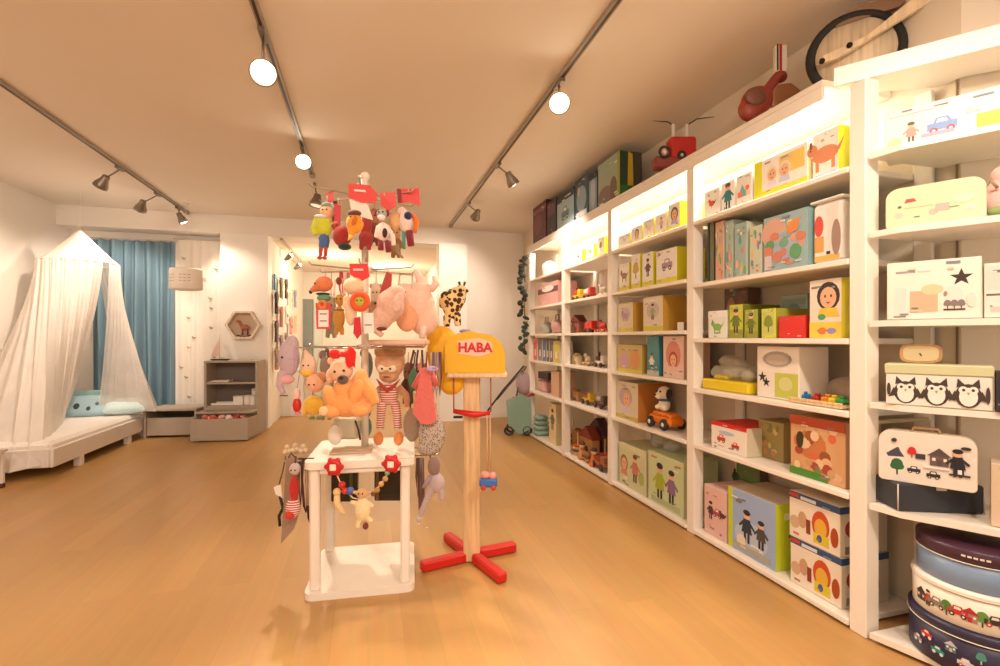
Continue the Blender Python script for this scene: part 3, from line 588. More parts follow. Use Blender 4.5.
# ---------------- farthest bay
def a(A): A.ell(.5, .5, .3, .3, 'f8f4ec')
t = thing('paper_lantern', 'round white paper lantern on the top shelf of the farthest bay', 'lantern', (2.06, Y_at_X(550, 2.05), 1.571))
y0 = Y_at_X(546, 2.0)
t.location = (2.05, y0, 1.911); m = MB(M('f4ece0', .6)); m.lathe([(.03, 0), (.08, .03), (.1, .09), (.08, .15), (.03, .18)], n=20).build('shade', t); MB(M('c8b8a0')).torus((0, 0, .18), .03, .004).build('rim', t)
def a(A): A.rect(0, .55, 1, .8, '6a2420'); A.ell(.5, .75, .3, .14, 'f4ece4'); A.rect(.1, .1, .5, .4, 'e8b0a8')
row_box('doll_set_box', 'pink doll set box with a dark red band in the farthest bay', 'box', 538, 558, 280, 1.57, ('e0a8a0', 'd09890'), a, depth=.22)
t = thing('fabric_bag', 'grey green fabric bag on the third shelf of the farthest bay', 'bag', (2.06, Y_at_X(542, 2.0), 1.25)); m = MB(PL('b0b09c')); m.ell((0, 0, .075), (.07, .11, .075)); m.ell((0, 0, .02), (.06, .09, .02)).build('pouch', t, fuse=.01); MB(M('c8c0b0')).tube([(0, -.05, .13), (0, -.04, .2), (0, .04, .2), (0, .05, .13)], .006).build('handle', t)
t = thing('fabric_bag', 'dusky pink fabric bag on the third shelf of the farthest bay', 'bag', (2.04, Y_at_X(554, 2.0), 1.25)); m = MB(PL('c89890')); m.ell((0, 0, .08), (.07, .1, .08)); m.ell((0, 0, .02), (.06, .09, .02)).build('pouch', t, fuse=.01); MB(M('7a4a48')).tube([(0, -.05, .14), (0, -.04, .21), (0, .04, .21), (0, .05, .14)], .006).build('handle', t)
for k, (x0, x1, c, lab) in enumerate(((533.5, 537, 'e85a50', 'bright pink red book, far end of the book row'), (538, 542, '7a7a70', 'grey book, second in the book row of the farthest bay'), (542.5, 546, '5a6a90', 'blue book in the book row of the farthest bay'), (546.5, 549, '3a3440', 'black book in the book row of the farthest bay'), (549.5, 553, '6a6048', 'brown book in the book row of the farthest bay'), (553.5, 559, 'd8c83c', 'yellow book nearest in the book row of the farthest bay'))):
    row_box('picture_book', lab, 'book', x0, x1, 338 + k*.6, .935, (c, 'e8dcc8'), lambda A: A.rect(.3, .2, .7, .5, 'e8dcd0'), depth=.16, group='books on the fourth shelf of the farthest bay')
row_box('game_box', 'long black box lying under the book shelf in the farthest bay', 'box', 538, 548, 366.5, .80, ('2a2422', '2a2422'), None, depth=.2).location.z = .565 + .16
t = thing('doll_bag', 'pink doll carrying bag on the fifth shelf of the farthest bay', 'bag', (2.03, Y_at_X(543, 2.0), .565)); m = MB(PL('e0a8a0')); m.box((0, 0, .075), (.12, .26, .15), .03); m.build('bag_body', t); MB(M('8a3a38')).tube([(-.03, -.07, .15), (-.03, -.04, .157), (-.03, .04, .157), (-.03, .07, .15)], .006).build('handle', t)
row_box('toy_box', 'beige carton nearest on the fifth shelf of the farthest bay', 'box', 551, 559, 372, .565, ('d8b090', 'c8a080'), None, depth=.2)
bpy.data.objects['game_box.001' if 'game_box.001' in bpy.data.objects else 'game_box'].location.z = .725
def a(A): mot(A, 'figure', .5, .6, .5, '6a6a5c', '2a2a28')
row_box('toy_box', 'narrow cream box with a dark figure on the farthest bay bottom shelf', 'box', 549, 556, 405, .04, ('ead8a8', 'd8c898'), a, depth=.1)

# ================================================================== corner unit
def truckart(A):
    A.ell(.1, .25, .07, .12, 'e8d8a0'); mot(A, 'figure', .25, .42, .45, 'b8968a', '6a4a40'); mot(A, 'car', .52, .45, .5, '7a9ad0', 'd84a3c', 'd8e4f0'); A.rect(.34, .25, .62, .32, 'a8a0c0'); mot(A, 'lines', .78, .62, .25, 'c8c0d8'); A.rect(.8, .1, 1, .5, 'c8d83c'); A.rect(.05, .85, .5, .9, 'd8d0e0')
near_box('toy_box', 'white toy box with a blue truck print on the corner unit top shelf', 'box', 884, 1003, 1.93, 100, 1.93, ('f2ead8', 'f4ecb0'), truckart, depth=.16)
# mint suitcase
def suitcase(label, px0, px1, z, ytop, zb, c, art, depth=.1, group=None, handle='c8a078', clasp='d8c8b0'):
    mid, w, h = near_box('', '', '', px0, px1, z, ytop, zb, None, depth=depth, make=False)
    t = thing('toy_suitcase', label, 'suitcase', (mid.x, mid.y, zb), RZN, group)
    r = min(.04, h*.3); pts = []
    for cx, cy, a0 in ((w/2-r, h-r, 0), (-w/2+r, h-r, PI/2), (-w/2+r*.35, r*.35, PI), (w/2-r*.35, r*.35, 3*PI/2)):
        rr = r if cy > h/2 else r*.35
        for i in range(6): pts.append((cx+rr*math.cos(a0+i*PI/10), cy+rr*math.sin(a0+i*PI/10)))
    m = MB(M(c, .5)); m.prism(pts, depth, (depth/2, 0, 0), (0, -1, 0), (0, 0, 1)); A = Art(m, (-depth/2, w/2, 0), (0, -1, 0), (0, 0, 1), w, h); art(A); m.build('shell', t)
    m = MB(M(clasp, .4)); n = len(pts); m.tube([(-depth/2+.004, -x, y) for x, y in pts], .0022, 5, True); m.tube([(0, -x, y) for x, y in pts], .0018, 5, True).build('rim', t)
    if handle: MB(M(handle, .5)).tube([(0, -.04, h), (0, -.034, h+.016), (0, .034, h+.016), (0, .04, h)], .005).build('handle', t)
    return t, w, h
def mint(A):
    for i in range(5): A.ell(.14+.18*i, .3+.1*(i % 2), .05, .08, ['e8c8b8', 'd8dcb0', 'e0b8a8', 'b8d8b0', 'e8d0c8'][i], 10)
    A.poly([(.2, .6), (.33, .62), (.3, .7), (.22, .7)], 'd84a4a'); A.rect(.52, .3, .66, .48, 'e0b0a8'); A.ell(.8, .55, .12, .12, 'c0dcc0'); A.rect(.2, .46, .5, .49, 'e8c8a8'); A.rect(.3, .22, .36, .24, '6a6a5c'); A.rect(.65, .35, .75, .37, '8a7a6c'); A.ell(.15, .52, .02, .03, '6a5a50')
suitcase('mint green round cornered suitcase with a small red print on the corner unit', 886, 986, 1.86, 183, 1.62, 'c0dcb2', mint, .11, handle=None)
# pink plush at the right edge
x, y = cp(1002, 1.66); t = thing('plush_figure', 'pale pink soft toy with a green base cut by the right edge', 'soft toy', (x+.03, y+.02, 1.62), -.3)
MB(PL('e8b4ac')).ell((0, 0, .07), (.05, .04, .07)).ell((0, -.005, .15), (.032, .03, .035)).build('body', t, fuse=.007); MB(PL('8aa05c')).ell((-.02, -.02, .02), (.04, .03, .02)).build('foot_pad', t)
MB(M('b09070')).tube([(-.04, -.03, .1), (-.07, -.04, .12)], .005).build('stick_arm', t)
def staro(A):
    A.rect(.02, .02, .98, .98, 'f2ecde'); mot(A, 'star', .8, .68, .3, '3c302c'); A.rect(.1, .8, .32, .84, 'a89ca0'); A.rect(.34, .8, .48, .83, 'd8ccc8'); A.rect(.08, .08, .22, .55, 'e8e4dc'); A.rect(.26, .12, .56, .48, 'd8b898'); A.ell(.5, .5, .12, .09, 'e0d0a8'); A.ell(.72, .4, .1, .14, 'ece4dc')
    for i in range(3): mot(A, 'tree', .66+.07*i, .24, .16, '8a7a78', '5a4a48')
    A.rect(.62, .14, .84, .165, '4a3c3a'); A.ell(.64, .42, .02, .04, 'a08c80'); A.ell(.9, .3, .05, .12, 'd8e0d4')
near_box('toy_box', 'large white toy box with a black star on the shelf above the owl box', 'box', 887, 982, 1.84, 260, 1.27, ('f0e8dc', 'e8e0b0'), staro, depth=.14)
def a(A): A.rect(.05, .5, .95, .95, 'c8d8cc'); A.rect(.2, .82, .5, .87, '6a7a70'); A.rect(.05, .4, .95, .44, '7a6a60'); A.rect(.15, .1, .6, .2, 'd8c8c0')
near_box('toy_box', 'small pale green and white box at the right edge beside the star box', 'box', 984, 1030, 1.66, 262, 1.27, ('ece6dc', 'e0dcd0'), a, depth=.1)
# owl box
mid, w, h = near_box('', '', '', 886, 993, 1.83, 365, .95, None, depth=.13, make=False)
t = thing('owl_box', 'white storage box with three dark owls and a pale green lid', 'box', (mid.x, mid.y, .95), RZN)
m = MB(M('f2ebe0', .5)).box((0, 0, h*.38), (.13, w, h*.76), .003); A = Art(m, (-.065, w/2, 0), (0, -1, 0), (0, 0, 1), w, h*.76)
for i, u_ in enumerate((.2, .5, .79)): mot(A, 'owl', u_, .48, .86, 'f2ebe0', '453b34')
A.ell(.03, .5, .02, .2, '453b34'); A.ell(.96, .45, .02, .25, '453b34'); m.build('carton', t)
MB(M('cfd0a4', .5)).box((0, 0, h*.88), (.138, w+.008, h*.24), .003).build('lid', t)
zb = .95 + h*1.001; p = cp(921, 1.86); t = thing('wooden_box', 'small rounded wooden box with a pale face standing on the owl box', 'wooden box', (p[0], p[1], zb), RZN)
rp = [( .062*math.copysign(abs(math.cos(q))**.5, math.cos(q)), .038+.036*math.copysign(abs(math.sin(q))**.6, math.sin(q))) for q in [2*PI*i/28 for i in range(28)]]
MB(M('dba878', .5, 'wood')).prism(rp, .05, (.025, 0, 0), (0, -1, 0), (0, 0, 1)).build('case', t)
m = MB(M('efdcae', .5)); m.prism([(x_*.84, .038+(y_-.038)*.8) for x_, y_ in rp], .002, (-.0245, 0, 0), (0, -1, 0), (0, 0, 1)); m.m(M('4a3428')).box((-.0275, .0, .034), (.002, .004, .012), 0, rotm(-.5)).build('face_plate', t)
near_box('toy_box', 'dark navy box at the right edge beside the owl box', 'box', 996, 1030, 1.62, 372, .95, ('342c34', '2c262c'), lambda A: A.rect(.3, .05, .7, .3, 'e8dcd0'), depth=.1)
# navy case in front, printed suitcase behind
qa, qb = Vector(cp(898, 1.80)), Vector(cp(985, 1.765)); qd = (qb-qa).normalized(); qn = Vector((-qd.y, qd.x)); qw = (qb-qa).length; qm = (qa+qb)/2 + qn*.075
t = thing('toy_suitcase', 'charcoal case with white piping lying under the printed white suitcase', 'suitcase', (qm.x, qm.y, .55), math.atan2(qd.y, qd.x))
m = MB(M('2e3138', .5)).box((0, 0, .052), (qw, .15, .104), .006).m(M('d8d0c4'))
for sx in (-1, 1):
    for sy in (-1, 1): m.tube([(sx*(qw/2-.001), sy*.074, .004), (sx*(qw/2-.001), sy*.074, .101)], .0025, 5)
m.build('shell', t)
MB(M('c8c0b4', .3)).box((0, -.077, .09), (.035, .006, .014), .002).build('clasp', t)
def town(A):
    A.poly([(.08, .55), (.24, .6), (.28, .5), (.1, .48)], '4a4a5c'); A.poly([(.2, .68), (.22, .68), (.24, .58), (.1, .56)], '4a4a5c'); mot(A, 'tree', .2, .3, .34, '2c6a44', '2c3a2c'); mot(A, 'car', .38, .27, .2, '2c2c48', '1c1c2c'); mot(A, 'car', .58, .22, .2, '342c2c', '1c1c1c')
    mot(A, 'house', .64, .56, .38, '6a5854', '5a4a48'); mot(A, 'tree', .36, .62, .22, 'd02c34', 'a02028'); A.rect(.4, .5, .5, .6, '3a3a44'); mot(A, 'figure', .82, .5, .5, '24242c', '24242c'); A.rect(.8, .28, .88, .42, '24242c'); A.rect(.82, .31, .86, .39, 'e8ece8'); A.rect(.74, .27, .94, .3, '3a3438'); A.ell(.17, .82, .03, .04, '3a3a44'); A.rect(.48, .35, .74, .37, 'e8e0dc'); A.ell(.9, .8, .05, .03, '3a2c24'); A.ell(.42, .7, .1, .12, 'c8d4b8') if False else None
ps_ = suitcase('white suitcase printed with a tree, cars and a brown house, on the charcoal case', 879, 977, 1.87, 434, .655, 'eae2d6', town, .07)
def a(A): A.rect(.1, .1, .9, .35, 'e0c0b4'); A.rect(.1, .5, .9, .9, 'd8c8a8')
near_box('toy_box', 'beige and pink carton at the right edge beside the charcoal suitcase', 'box', 991, 1040, 1.66, 466, .55, ('d8c4a8', 'd0b898'), a, depth=.1)
# round tins
cx, cy = 1.74*CT + 1.75*ST, -1.74*ST + 1.75*CT
def tin(label, rad, zb, h, c, lidc, lf=.64):
    t = thing('round_tin', label, 'storage tin', (cx, cy, zb), 0, 'stack of round storage tins')
    MB(M(c, .4)).lathe([(rad-.004, 0), (rad, .004), (rad, h*lf+.002), (rad-.002, h*lf+.002)], n=48).build('tin_body', t)
    MB(M(lidc, .35)).lathe([(rad+.003, h*lf), (rad+.003, h-.006), (rad-.004, h), (.01, h)], n=48).build('lid', t)
    MB(M('e8e0d0')).torus((0, 0, h*lf), rad+.0035, .002, None, 48, 5).build('rolled_rim', t)
    return t
def ontin(mb, rad, ang, z, kind, s, c, c2, c3='f0e8d8'):
    o = Vector((rad*math.cos(ang), rad*math.sin(ang), z)); U = Vector((-math.sin(ang), math.cos(ang), 0)); A = Art(mb, o - U*s/2 - Vector((0, 0, s/2)), U, (0, 0, 1), s, s); mot(A, kind, .5, .5, 1.0, c, c2, c3)
angc = math.atan2(-cy, -cx)
t = tin('dark navy round tin with little vehicles, lowest of the stacked tins', .19, .041, .16, '2c2844', '302c48', .8); m = MB(M('2c2844'))
for i, (kd, c, c2) in enumerate((('car', '8a8a9c', 'c8c8d0'), ('car', 'c83a3c', 'e8e0d8'), ('car', '2c8a8c', 'c8e0dc'), ('house', '4a7a8c', 'c8c0c8'), ('car', 'd8d4dc', 'c83034'), ('tree', '4a9a8c', 'd8d0c0'), ('car', 'c82c34', 'd8d4d8'), ('star', 'c8c0c8', 'c8c0c8'))):
    ontin(m, .1915, angc-.95+i*.2, .05+.035*(i % 2), kd, .042, c, c2)
m.build('printed_vehicles', t)
t = tin('white round tin with a printed town, middle of the stacked tins', .18, .202, .13, 'efe6d6', 'f2ebe0', .88); m = MB(M('efe6d6'))
for i, (kd, c, c2) in enumerate((('house', '5a4a48', '3a302c'), ('figure', 'a84a48', '3a302c'), ('car', '8a8078', '4a403c'), ('tree', '4a8a3c', '3a4a28'), ('car', 'c83038', '2a2422'), ('house', 'b08078', 'b03038'), ('tree', '6a9a4c', '3a4a28'), ('car', '3a3436', 'c83038'), ('house', '6a5a58', '3a302c'), ('car', 'b83038', '2a2422'))):
    ontin(m, .1815, angc-.95+i*.17, .052, kd, .055, c, c2)
m.build('printed_town', t)
t = tin('blue round tin with a dark plum lid, topmost of the stacked tins', .168, .333, .14, '7d95b4', '46283a', .66)
m = MB(M('e8dcd8'))
for i in range(5):
    q = angc-.2+i*.09; m.box((.1715*math.cos(q), .1715*math.sin(q), .117), (.003, .011, .006), 0, Matrix.Rotation(q, 3, 'Z'))
m.build('print_marks', t)

t = thing('folded_blanket', 'teal folded blanket on the bottom shelf of the farthest bay', 'blanket', (2.0, Y_at_X(541, 2.0), .042)); m = MB(M('8aa898', .8, 'plush'))
for k in range(4): m.box((.0, .0, .03+k*.058), (.17-.01*k, .2-.012*k, .054), .02)
m.build('folds', t)

# ================================================================== toys standing on top of the shelving
TOP = 2.326
def topbox(label, px0, px1, ytop, c, c2, art, depth=.2, xf=1.97, hint='game box'):
    return row_box('game_box', label, hint, px0, px1, ytop, TOP, (c, c2), art, None, depth, xf, 'large game boxes on top of the shelves')
topbox('dark maroon game box, farthest on top of the shelves', 533, 546, 199, '5a2a34', '4a2230', lambda A: (A.ell(.4, .5, .3, .25, '7a4048'), A.rect(0, .8, 1, .9, '8a5060')))
topbox('black game box with violet edge, second from the back on top of the shelves', 547, 556, 197, '2c2a2c', '3a3440', lambda A: (A.rect(.1, .6, .9, .9, '6a4a5c'),))
topbox('light blue game box printed with a car, on top of the wooden toy bay', 557, 574, 186, 'a0bcc4', '4a6a78', lambda A: (A.rect(0, .8, 1, 1, '2c3c44'), mot(A, 'car', .5, .45, .5, '5a8494', '24343c'), A.rect(0, 0, 1, .12, 'd8e0e0')))
topbox('dark teal game box, third from the tall green box on top of the shelves', 575, 588, 172, '34505c', '5a7a88', lambda A: (A.ell(.5, .5, .38, .3, '8aa4b4'), A.rect(.1, .1, .9, .22, 'd8dce0'), A.ell(.3, .7, .1, .1, 'c8b8a0')))
topbox('blue grey game box leaning beside the tall green box on top of the shelves', 589, 597, 170, '7c94ac', '3a4a54', lambda A: (A.ell(.5, .5, .3, .4, 'a8b4c0'), A.rect(0, .85, 1, 1, '2a3438')))
def a(A): A.ell(.35, .25, .35, .2, '7a6a5c'); A.ell(.72, .3, .16, .26, '6a5648'); A.rect(0, .75, 1, 1, '9ab09c'); A.rect(.9, 0, 1, 1, '9aa82c')
def sd(B): B.rect(0, 0, 1, 1, '24422c'); B.poly([(.35, .25), (.62, .3), (.58, .95), (.38, 1)], 'c8a41c'); B.rect(.75, 0, 1, 1, '4a3a34'); B.rect(0, 0, 1, .3, '2c6a34')
row_box('game_box', 'tall grey green game box with a dark green and yellow end', 'game box', 598, 620, 150, TOP, ('9ca890', '24422c'), a, sd, .2, 1.97, 'large game boxes on top of the shelves')
# red toy car with posts and thin blades
x, y = 2.06, Y_at_X(677, 2.06); zc = z_at_X(677, 2.06); u = zc/F
t = thing('toy_wagon', 'bright red toy wagon with two white posts and thin dark blades', 'toy wagon', (x, y, TOP+.001), -TH)
def XX(px): return (px-677)*u
base = 338 - (TOP-EYE)/u
def ZZ(py): return (base-py)*u
MB(M('c8241c', .4)).box((XX(681), 0, ZZ(150)), (26*u, .10, 22*u), .012).build('body', t)
MB(M('8a3a2c', .5)).box((XX(668), 0, ZZ(164)), (30*u, .09, 12*u), .012).build('front_deck', t)
for px, py, r in ((662, 155, 5), (679, 158, 3.2)):
    w = MB(M('3a2a26', .6)).torus((XX(px), -.055, ZZ(py)), r*u, 1.3*u, Matrix.Rotation(PI/2, 3, 'X'), 20, 6).build('wheel', t)
    MB(M('e8dcd0')).ell((XX(px), -.055, ZZ(py)), (r*.5*u, .008, r*.5*u)).build('hub_cap', w)
MB(M('5a2a24')).lathe([(.02, -.04), (.03, -.04), (.03, .04), (.02, .04)], (XX(675), 0, .03), 14, Matrix.Rotation(PI/2, 3, 'X')).build('rear_wheel', t)
for px in (673, 687):
    MB(M('efe6da')).box((XX(px), 0, ZZ(132)), (2.6*u, .014, 16*u), .003).build('post', t)
MB(M('4a3630', .6)).tube([(XX(653), 0, ZZ(121)), (XX(668), 0, ZZ(122)), (XX(674), 0, ZZ(126))], [.002, .005, .004], 6).build('blade', t)
MB(M('4a3630', .6)).tube([(XX(686), 0, ZZ(126)), (XX(697), 0, ZZ(119)), (XX(714), 0, ZZ(117))], [.004, .005, .002], 6).build('blade', t)
# dark red wooden bird
x, y = 2.08, Y_at_X(762, 2.08); zc = z_at_X(762, 2.08); u = zc/F; base = 338 - (TOP-EYE)/u
def XX(px): return (px-762)*u
t = thing('wooden_bird', 'dark red wooden bird with a striped upright crest on top of the shelves', 'wooden figure', (x, y, TOP+.001), -TH)
m = MB(M('9a4030', .5)); m.ell((XX(757), 0, ZZ(101)), (17*u, .045, 14*u), rotm(0, -.5)); m.ell((XX(750), 0, ZZ(110)), (12*u, .04, 12*u))
m.tube([(XX(762), 0, ZZ(98)), (XX(769), 0, ZZ(88)), (XX(775), 0, ZZ(80)), (XX(781), 0, ZZ(76))], [9*u, 5*u, 5*u, 6*u], 10); m.ell((XX(780), 0, ZZ(77)), (7*u, .03, 6*u)); m.build('body', t, fuse=.006)
MB(M('c8906a', .5)).prism([(XX(768), ZZ(100)), (XX(775), ZZ(86)), (XX(790), ZZ(84)), (XX(800), ZZ(92)), (XX(772), ZZ(108))], .02, (0, .01, 0), (1, 0, 0), (0, 0, 1)).build('wing', t)
MB(M('7a4a34', .5)).ell((XX(752), -.04, ZZ(100)), (11*u, .012, 9*u)).build('side_patch', t)
m = MB(M('f2e6d4', .5)).box((XX(780), 0, ZZ(58)), (12*u, .03, 30*u), .004); m.m(M('b8241c')).box((XX(779), -.016, ZZ(59)), (2.4*u, .003, 26*u)); m.m(M('2a2220')).box((XX(776), -.016, ZZ(59)), (1.5*u, .003, 26*u)).m(M('e0b42c')).box((XX(780), 0, ZZ(44)), (13*u, .032, 7*u), .004); m.build('crest', t)
for px in (748, 760): MB(M('6a2c20')).tube([(XX(px), 0, ZZ(112)), (XX(px), 0, .01)], .008).build('leg', t)
MB(M('6a2c20')).box((XX(755), 0, .006), (34*u, .09, .012), .003).build('base_board', t)
# wooden balance bike
x, y = cp(856, 2.2); u = 2.2/F; Tn = 2.326; base = 338 - (Tn-EYE)/u
def XX(px): return (px-856)*u*1.08
t = thing('balance_bike', 'wooden balance bike with a black tyred wheel and red saddle on top of the shelves', 'balance bike', (x, y, Tn), -TH-.45)
Tn = 2.37
RX = Matrix.Rotation(PI/2, 3, 'X')
w = MB(M('1e1a18', .7)).torus((XX(856), .02, ZZ(51)), 38*u, 4.6*u, RX, 40, 10).build('wheel', t)
MB(M('e6d0ae', .5, 'wood')).lathe([(.008, -.01), (35*u, -.01), (35*u, .01), (.008, .01)], (XX(856), .02, ZZ(51)), 36, RX).build('wheel_disc', w)
MB(M('8a6a4c')).prism([(XX(840), ZZ(22)), (XX(850), ZZ(8)), (XX(880), ZZ(4)), (XX(893), ZZ(12)), (XX(888), ZZ(16))], .03, (0, .035, 0), (1, 0, 0), (0, 0, 1)).build('mudguard', t)
m = MB(M('ecd2ac', .45, 'wood')); m.prism([(XX(824), ZZ(62)), (XX(830), ZZ(54)), (XX(862), ZZ(44)), (XX(905), ZZ(10)), (XX(948), ZZ(-18)), (XX(952), ZZ(-4)), (XX(905), ZZ(26)), (XX(870), ZZ(44)), (XX(840), ZZ(60))], .022, (0, -.03, 0), (1, 0, 0), (0, 0, 1)); m.build('frame', t)
for px, py in ((828, 60), (849, 50), (919, 10)): MB(M('2a2420', .4, 'metal')).lathe([(.001, -.006), (2.6*u, -.006), (2.6*u, .004), (.001, .006)], (XX(px), -.036-.022+.0, ZZ(py)), 12, RX).build('bolt', t)
MB(M('e8caa0', .5, 'wood')).prism([(XX(906), ZZ(25)), (XX(938), ZZ(2)), (XX(934), ZZ(30)), (XX(926), ZZ(34))], .02, (0, -.01, 0), (1, 0, 0), (0, 0, 1)).build('bracket', t)
MB(M('c81c18', .5)).box((XX(890), 0, ZZ(-2)), (44*u, .09, 9*u), .012, rotm(0, .12)).build('saddle', t)

# ================================================================== white display rack for soft toys
RZ = math.radians(-4.8); zs = 2.47; SX, SY = cp(365, zs)
rk = thing('display_rack', 'white rack on a square base with wire arms carrying soft toys', 'display rack', (SX, SY, 0), RZ)
rw = M('f4eadc', .4)
def plate(z0, z1, s_, cut=False, off=0):
    m = MB(rw); r = .04; pts = []
    for cx_, cy_, a0 in ((s_/2-r, s_/2-r, 0), (-s_/2+r, s_/2-r, PI/2), (-s_/2+r, -s_/2+r, PI), (s_/2-r, -s_/2+r, 3*PI/2)):
        for i in range(5): pts.append((cx_+r*math.cos(a0+i*PI/8), cy_+r*math.sin(a0+i*PI/8)))
    return m.prism(pts, z1-z0, (0, 0, z0), (1, 0, 0), (0, 1, 0))
plate(.0, .032, .5).build('base_plate', rk)
m = plate(.598, .632, .5)
for q in range(4):
    R = Matrix.Rotation(q*PI/2, 3, 'Z'); m.box(R @ Vector((0, -.225, .585)), (.36, .02, .026), .003, R)
m.build('top_plate', rk)
for sx in (-1, 1):
    for sy in (-1, 1):
        MB(rw).box((sx*.205, sy*.205, .315), (.045, .045, .566), .008).build('post', rk)
m = MB(M('eadfcb', .5)); m.tube([(0, 0, .63), (0, 0, 2.03)], .018, 14).ell((0, 0, 2.03), (.024, .024, .024)); m.build('pole', rk)
chrome = M('b8aea0', .3, 'metal')
tiers = ((1.925, .27), (1.55, .27), (1.155, .34))
for tz, L in tiers:
    MB(M('efe4d2', .4)).lathe([(.018, -.012), (.04, -.012), (.04, .012), (.018, .012)], (0, 0, tz), 18).build('hub_collar', rk)
    for q in range(6):
        a_ = PI/6 + q*PI/3; c_, s_ = math.cos(a_), math.sin(a_)
        MB(chrome).tube([(c_*.035, s_*.035, tz), (c_*L, s_*L, tz), (c_*(L+.015), s_*(L+.015), tz+.015)], .0035, 6).build('wire_arm', rk)
MB(chrome).torus((0, 0, 1.152), .20, .0035, None, 40, 6).build('wire_ring', rk)
for sx in (-1, 1):
    for sy in (-.1, .08): MB(chrome).tube([(sx*.24, sy, .607), (sx*.36, sy, .607), (sx*.375, sy, .622)], .0035, 6).build('side_hook', rk)

# soft toys: outlines measured at their own distance, modelled in the round
class Toy:
    def __init__(s, name, label, px, py, z, cat='soft toy', group='soft toys on the display rack', rz=None):
        s.z = z; s.u = z/F; s.px, s.py = px, py; X, Y = cp(px, z); s.t = thing(name, label, cat, (X, Y, Zof(py, z)), -TH if rz is None else rz, group)
    def P(s, x, y, d=0): return Vector(((x-s.px)*s.u, d*s.u, (s.py-y)*s.u))
    def part(s, name, mat, prims, fuse=0, parent=None, label=None):
        mats = mat if isinstance(mat, (list, tuple)) else [mat]; m = MB(mats[0])
        for p in prims:
            k = p[0]
            if k == 'e':   # x,y,rx,ry,(depth radius),(depth),(rot)
                _, x, y, rx, ry = p[:5]; dr = p[5] if len(p) > 5 else min(rx, ry); d = p[6] if len(p) > 6 else 0; ro = p[7] if len(p) > 7 else 0
                m.ell(s.P(x, y, d), (rx*s.u, dr*s.u, ry*s.u), rotm(0, ro, 0))
            elif k == 't': m.tube([s.P(*q) for q in p[1]], [r*s.u for r in p[2]] if isinstance(p[2], (list, tuple)) else p[2]*s.u, p[3] if len(p) > 3 else 8)
            elif k == 'p': # polygon, thickness, depth
                o = s.P(s.px, s.py, p[3] if len(p) > 3 else 0); m.prism([((x-s.px)*s.u, (s.py-y)*s.u) for x, y in p[1]], p[2]*s.u, o, (1, 0, 0), (0, 0, 1))
            elif k == 'b': m.box(s.P(p[1], p[2], p[6] if len(p) > 6 else 0), (p[3]*s.u, p[5]*s.u, p[4]*s.u), min(p[3:6])*s.u*.15)
            elif k == 'r': m.torus(s.P(p[1], p[2], p[5] if len(p) > 5 else 0), p[3]*s.u, p[4]*s.u, Matrix.Rotation(PI/2, 3, 'X'), 24, 8)
            elif k == 'm': m.m(p[1])
        return m.build(name, parent or s.t, label, fuse*s.u if fuse else 0)
    def loop(s, x, y0, y1): return s.part('hanging_loop', M('c8b89c', .8), [('t', [(x, y0, 0), (x+.6, (y0+y1)/2, 0), (x, y1, 0)], .5, 5)])
    def eyes(s, pts, r=1.1, d=-5, parent=None): return s.part('eyes', M('1e1612', .3), [('e', x, y, r, r, r, d) for x, y in pts], 0, parent)
def card(t, pts, c='d8302c', d=0): return t.part('red_card' if c.startswith('d') else 'card', M(c, .45), [('p', pts, 1.2, d)])
skin = 'e8b890'
# top tier
t = Toy('jester_doll', 'hanging jester doll in lime top and blue trousers, far left of the top tier', 324, 262, 2.36)
h_ = t.part('head', PL(skin), [('e', 327, 212, 7, 7, 6.5)]); t.eyes([(325, 211), (329, 211)], .8, -6.5, h_)
t.part('body', PL('c8cc38'), [('e', 322, 226, 6.5, 10, 5), ('t', [(317, 219, 0), (313, 230, -1), (316, 236, -2)], [3, 2.6, 2]), ('t', [(328, 219, 0), (331, 228, -1), (328, 236, -2)], [3, 2.6, 2])], .9)
t.part('collar', PL('e4dcd8'), [('e', 322, 217, 8, 2.4, 6)]); t.part('trousers', PL('4a6aa0'), [('e', 324, 239, 5.5, 5.5, 4), ('t', [(322, 240, 0), (321, 248, 0)], [3, 2.5]), ('t', [(327, 240, 0), (326, 248, 0)], [3, 2.5])], .8)
for x in (321, 326): t.part('leg', PL('c84838'), [('t', [(x, 246, 0), (x-.5, 256, 0)], [2.3, 1.8]), ('e', x-1, 258, 2.4, 2, 3, -1)])
t.part('hat', PL('8a9480'), [('e', 327, 206, 6, 4, 5.5), ('t', [(330, 205, 0), (336, 212, 0), (337, 220, 0)], [3, 2, 1])]); t.loop(327, 203, 196); card(t, [(325, 193), (332, 190), (333, 200), (326, 202)], 'dc5a5a', 3)
t = Toy('ladybird_plush', 'hanging dark red round plush with a green belly, top tier left', 341, 252, 2.30)
t.part('body', PL('a03024'), [('e', 342, 236, 9.5, 10.5, 8.5)]); t.part('belly_pad', PL('20382a'), [('e', 345, 247, 6.5, 3.5, 6, -1)]); t.part('head', PL('b84a34'), [('e', 336, 226, 5, 4.5, 4.5)])
t.part('ribbon', M('c83a44', .6), [('p', [(334, 204), (341, 206), (340, 226), (335, 224)], 1)]); t.eyes([(334, 226), (338, 226)], .8, -4.6); t.loop(338, 205, 198)
t = Toy('parrot_plush', 'orange bird plush with a brown cap hanging under the big red card', 355, 250, 2.22)
t.part('body', PL('e8962c'), [('e', 354, 223, 8, 10, 6, 0, .15), ('t', [(352, 230, 0), (351, 240, -1)], [4.5, 1.6]), ('e', 359, 227, 4, 7, 3, 0, .5)], .9)
t.part('cap', PL('6a3a20'), [('e', 354.5, 213.5, 7, 3.6, 6)]); t.part('beak', PL('f0c050'), [('t', [(352, 236, -2), (349, 241, -3)], [2, .6])]); t.eyes([(352, 218), (357, 218)], .9, -6)
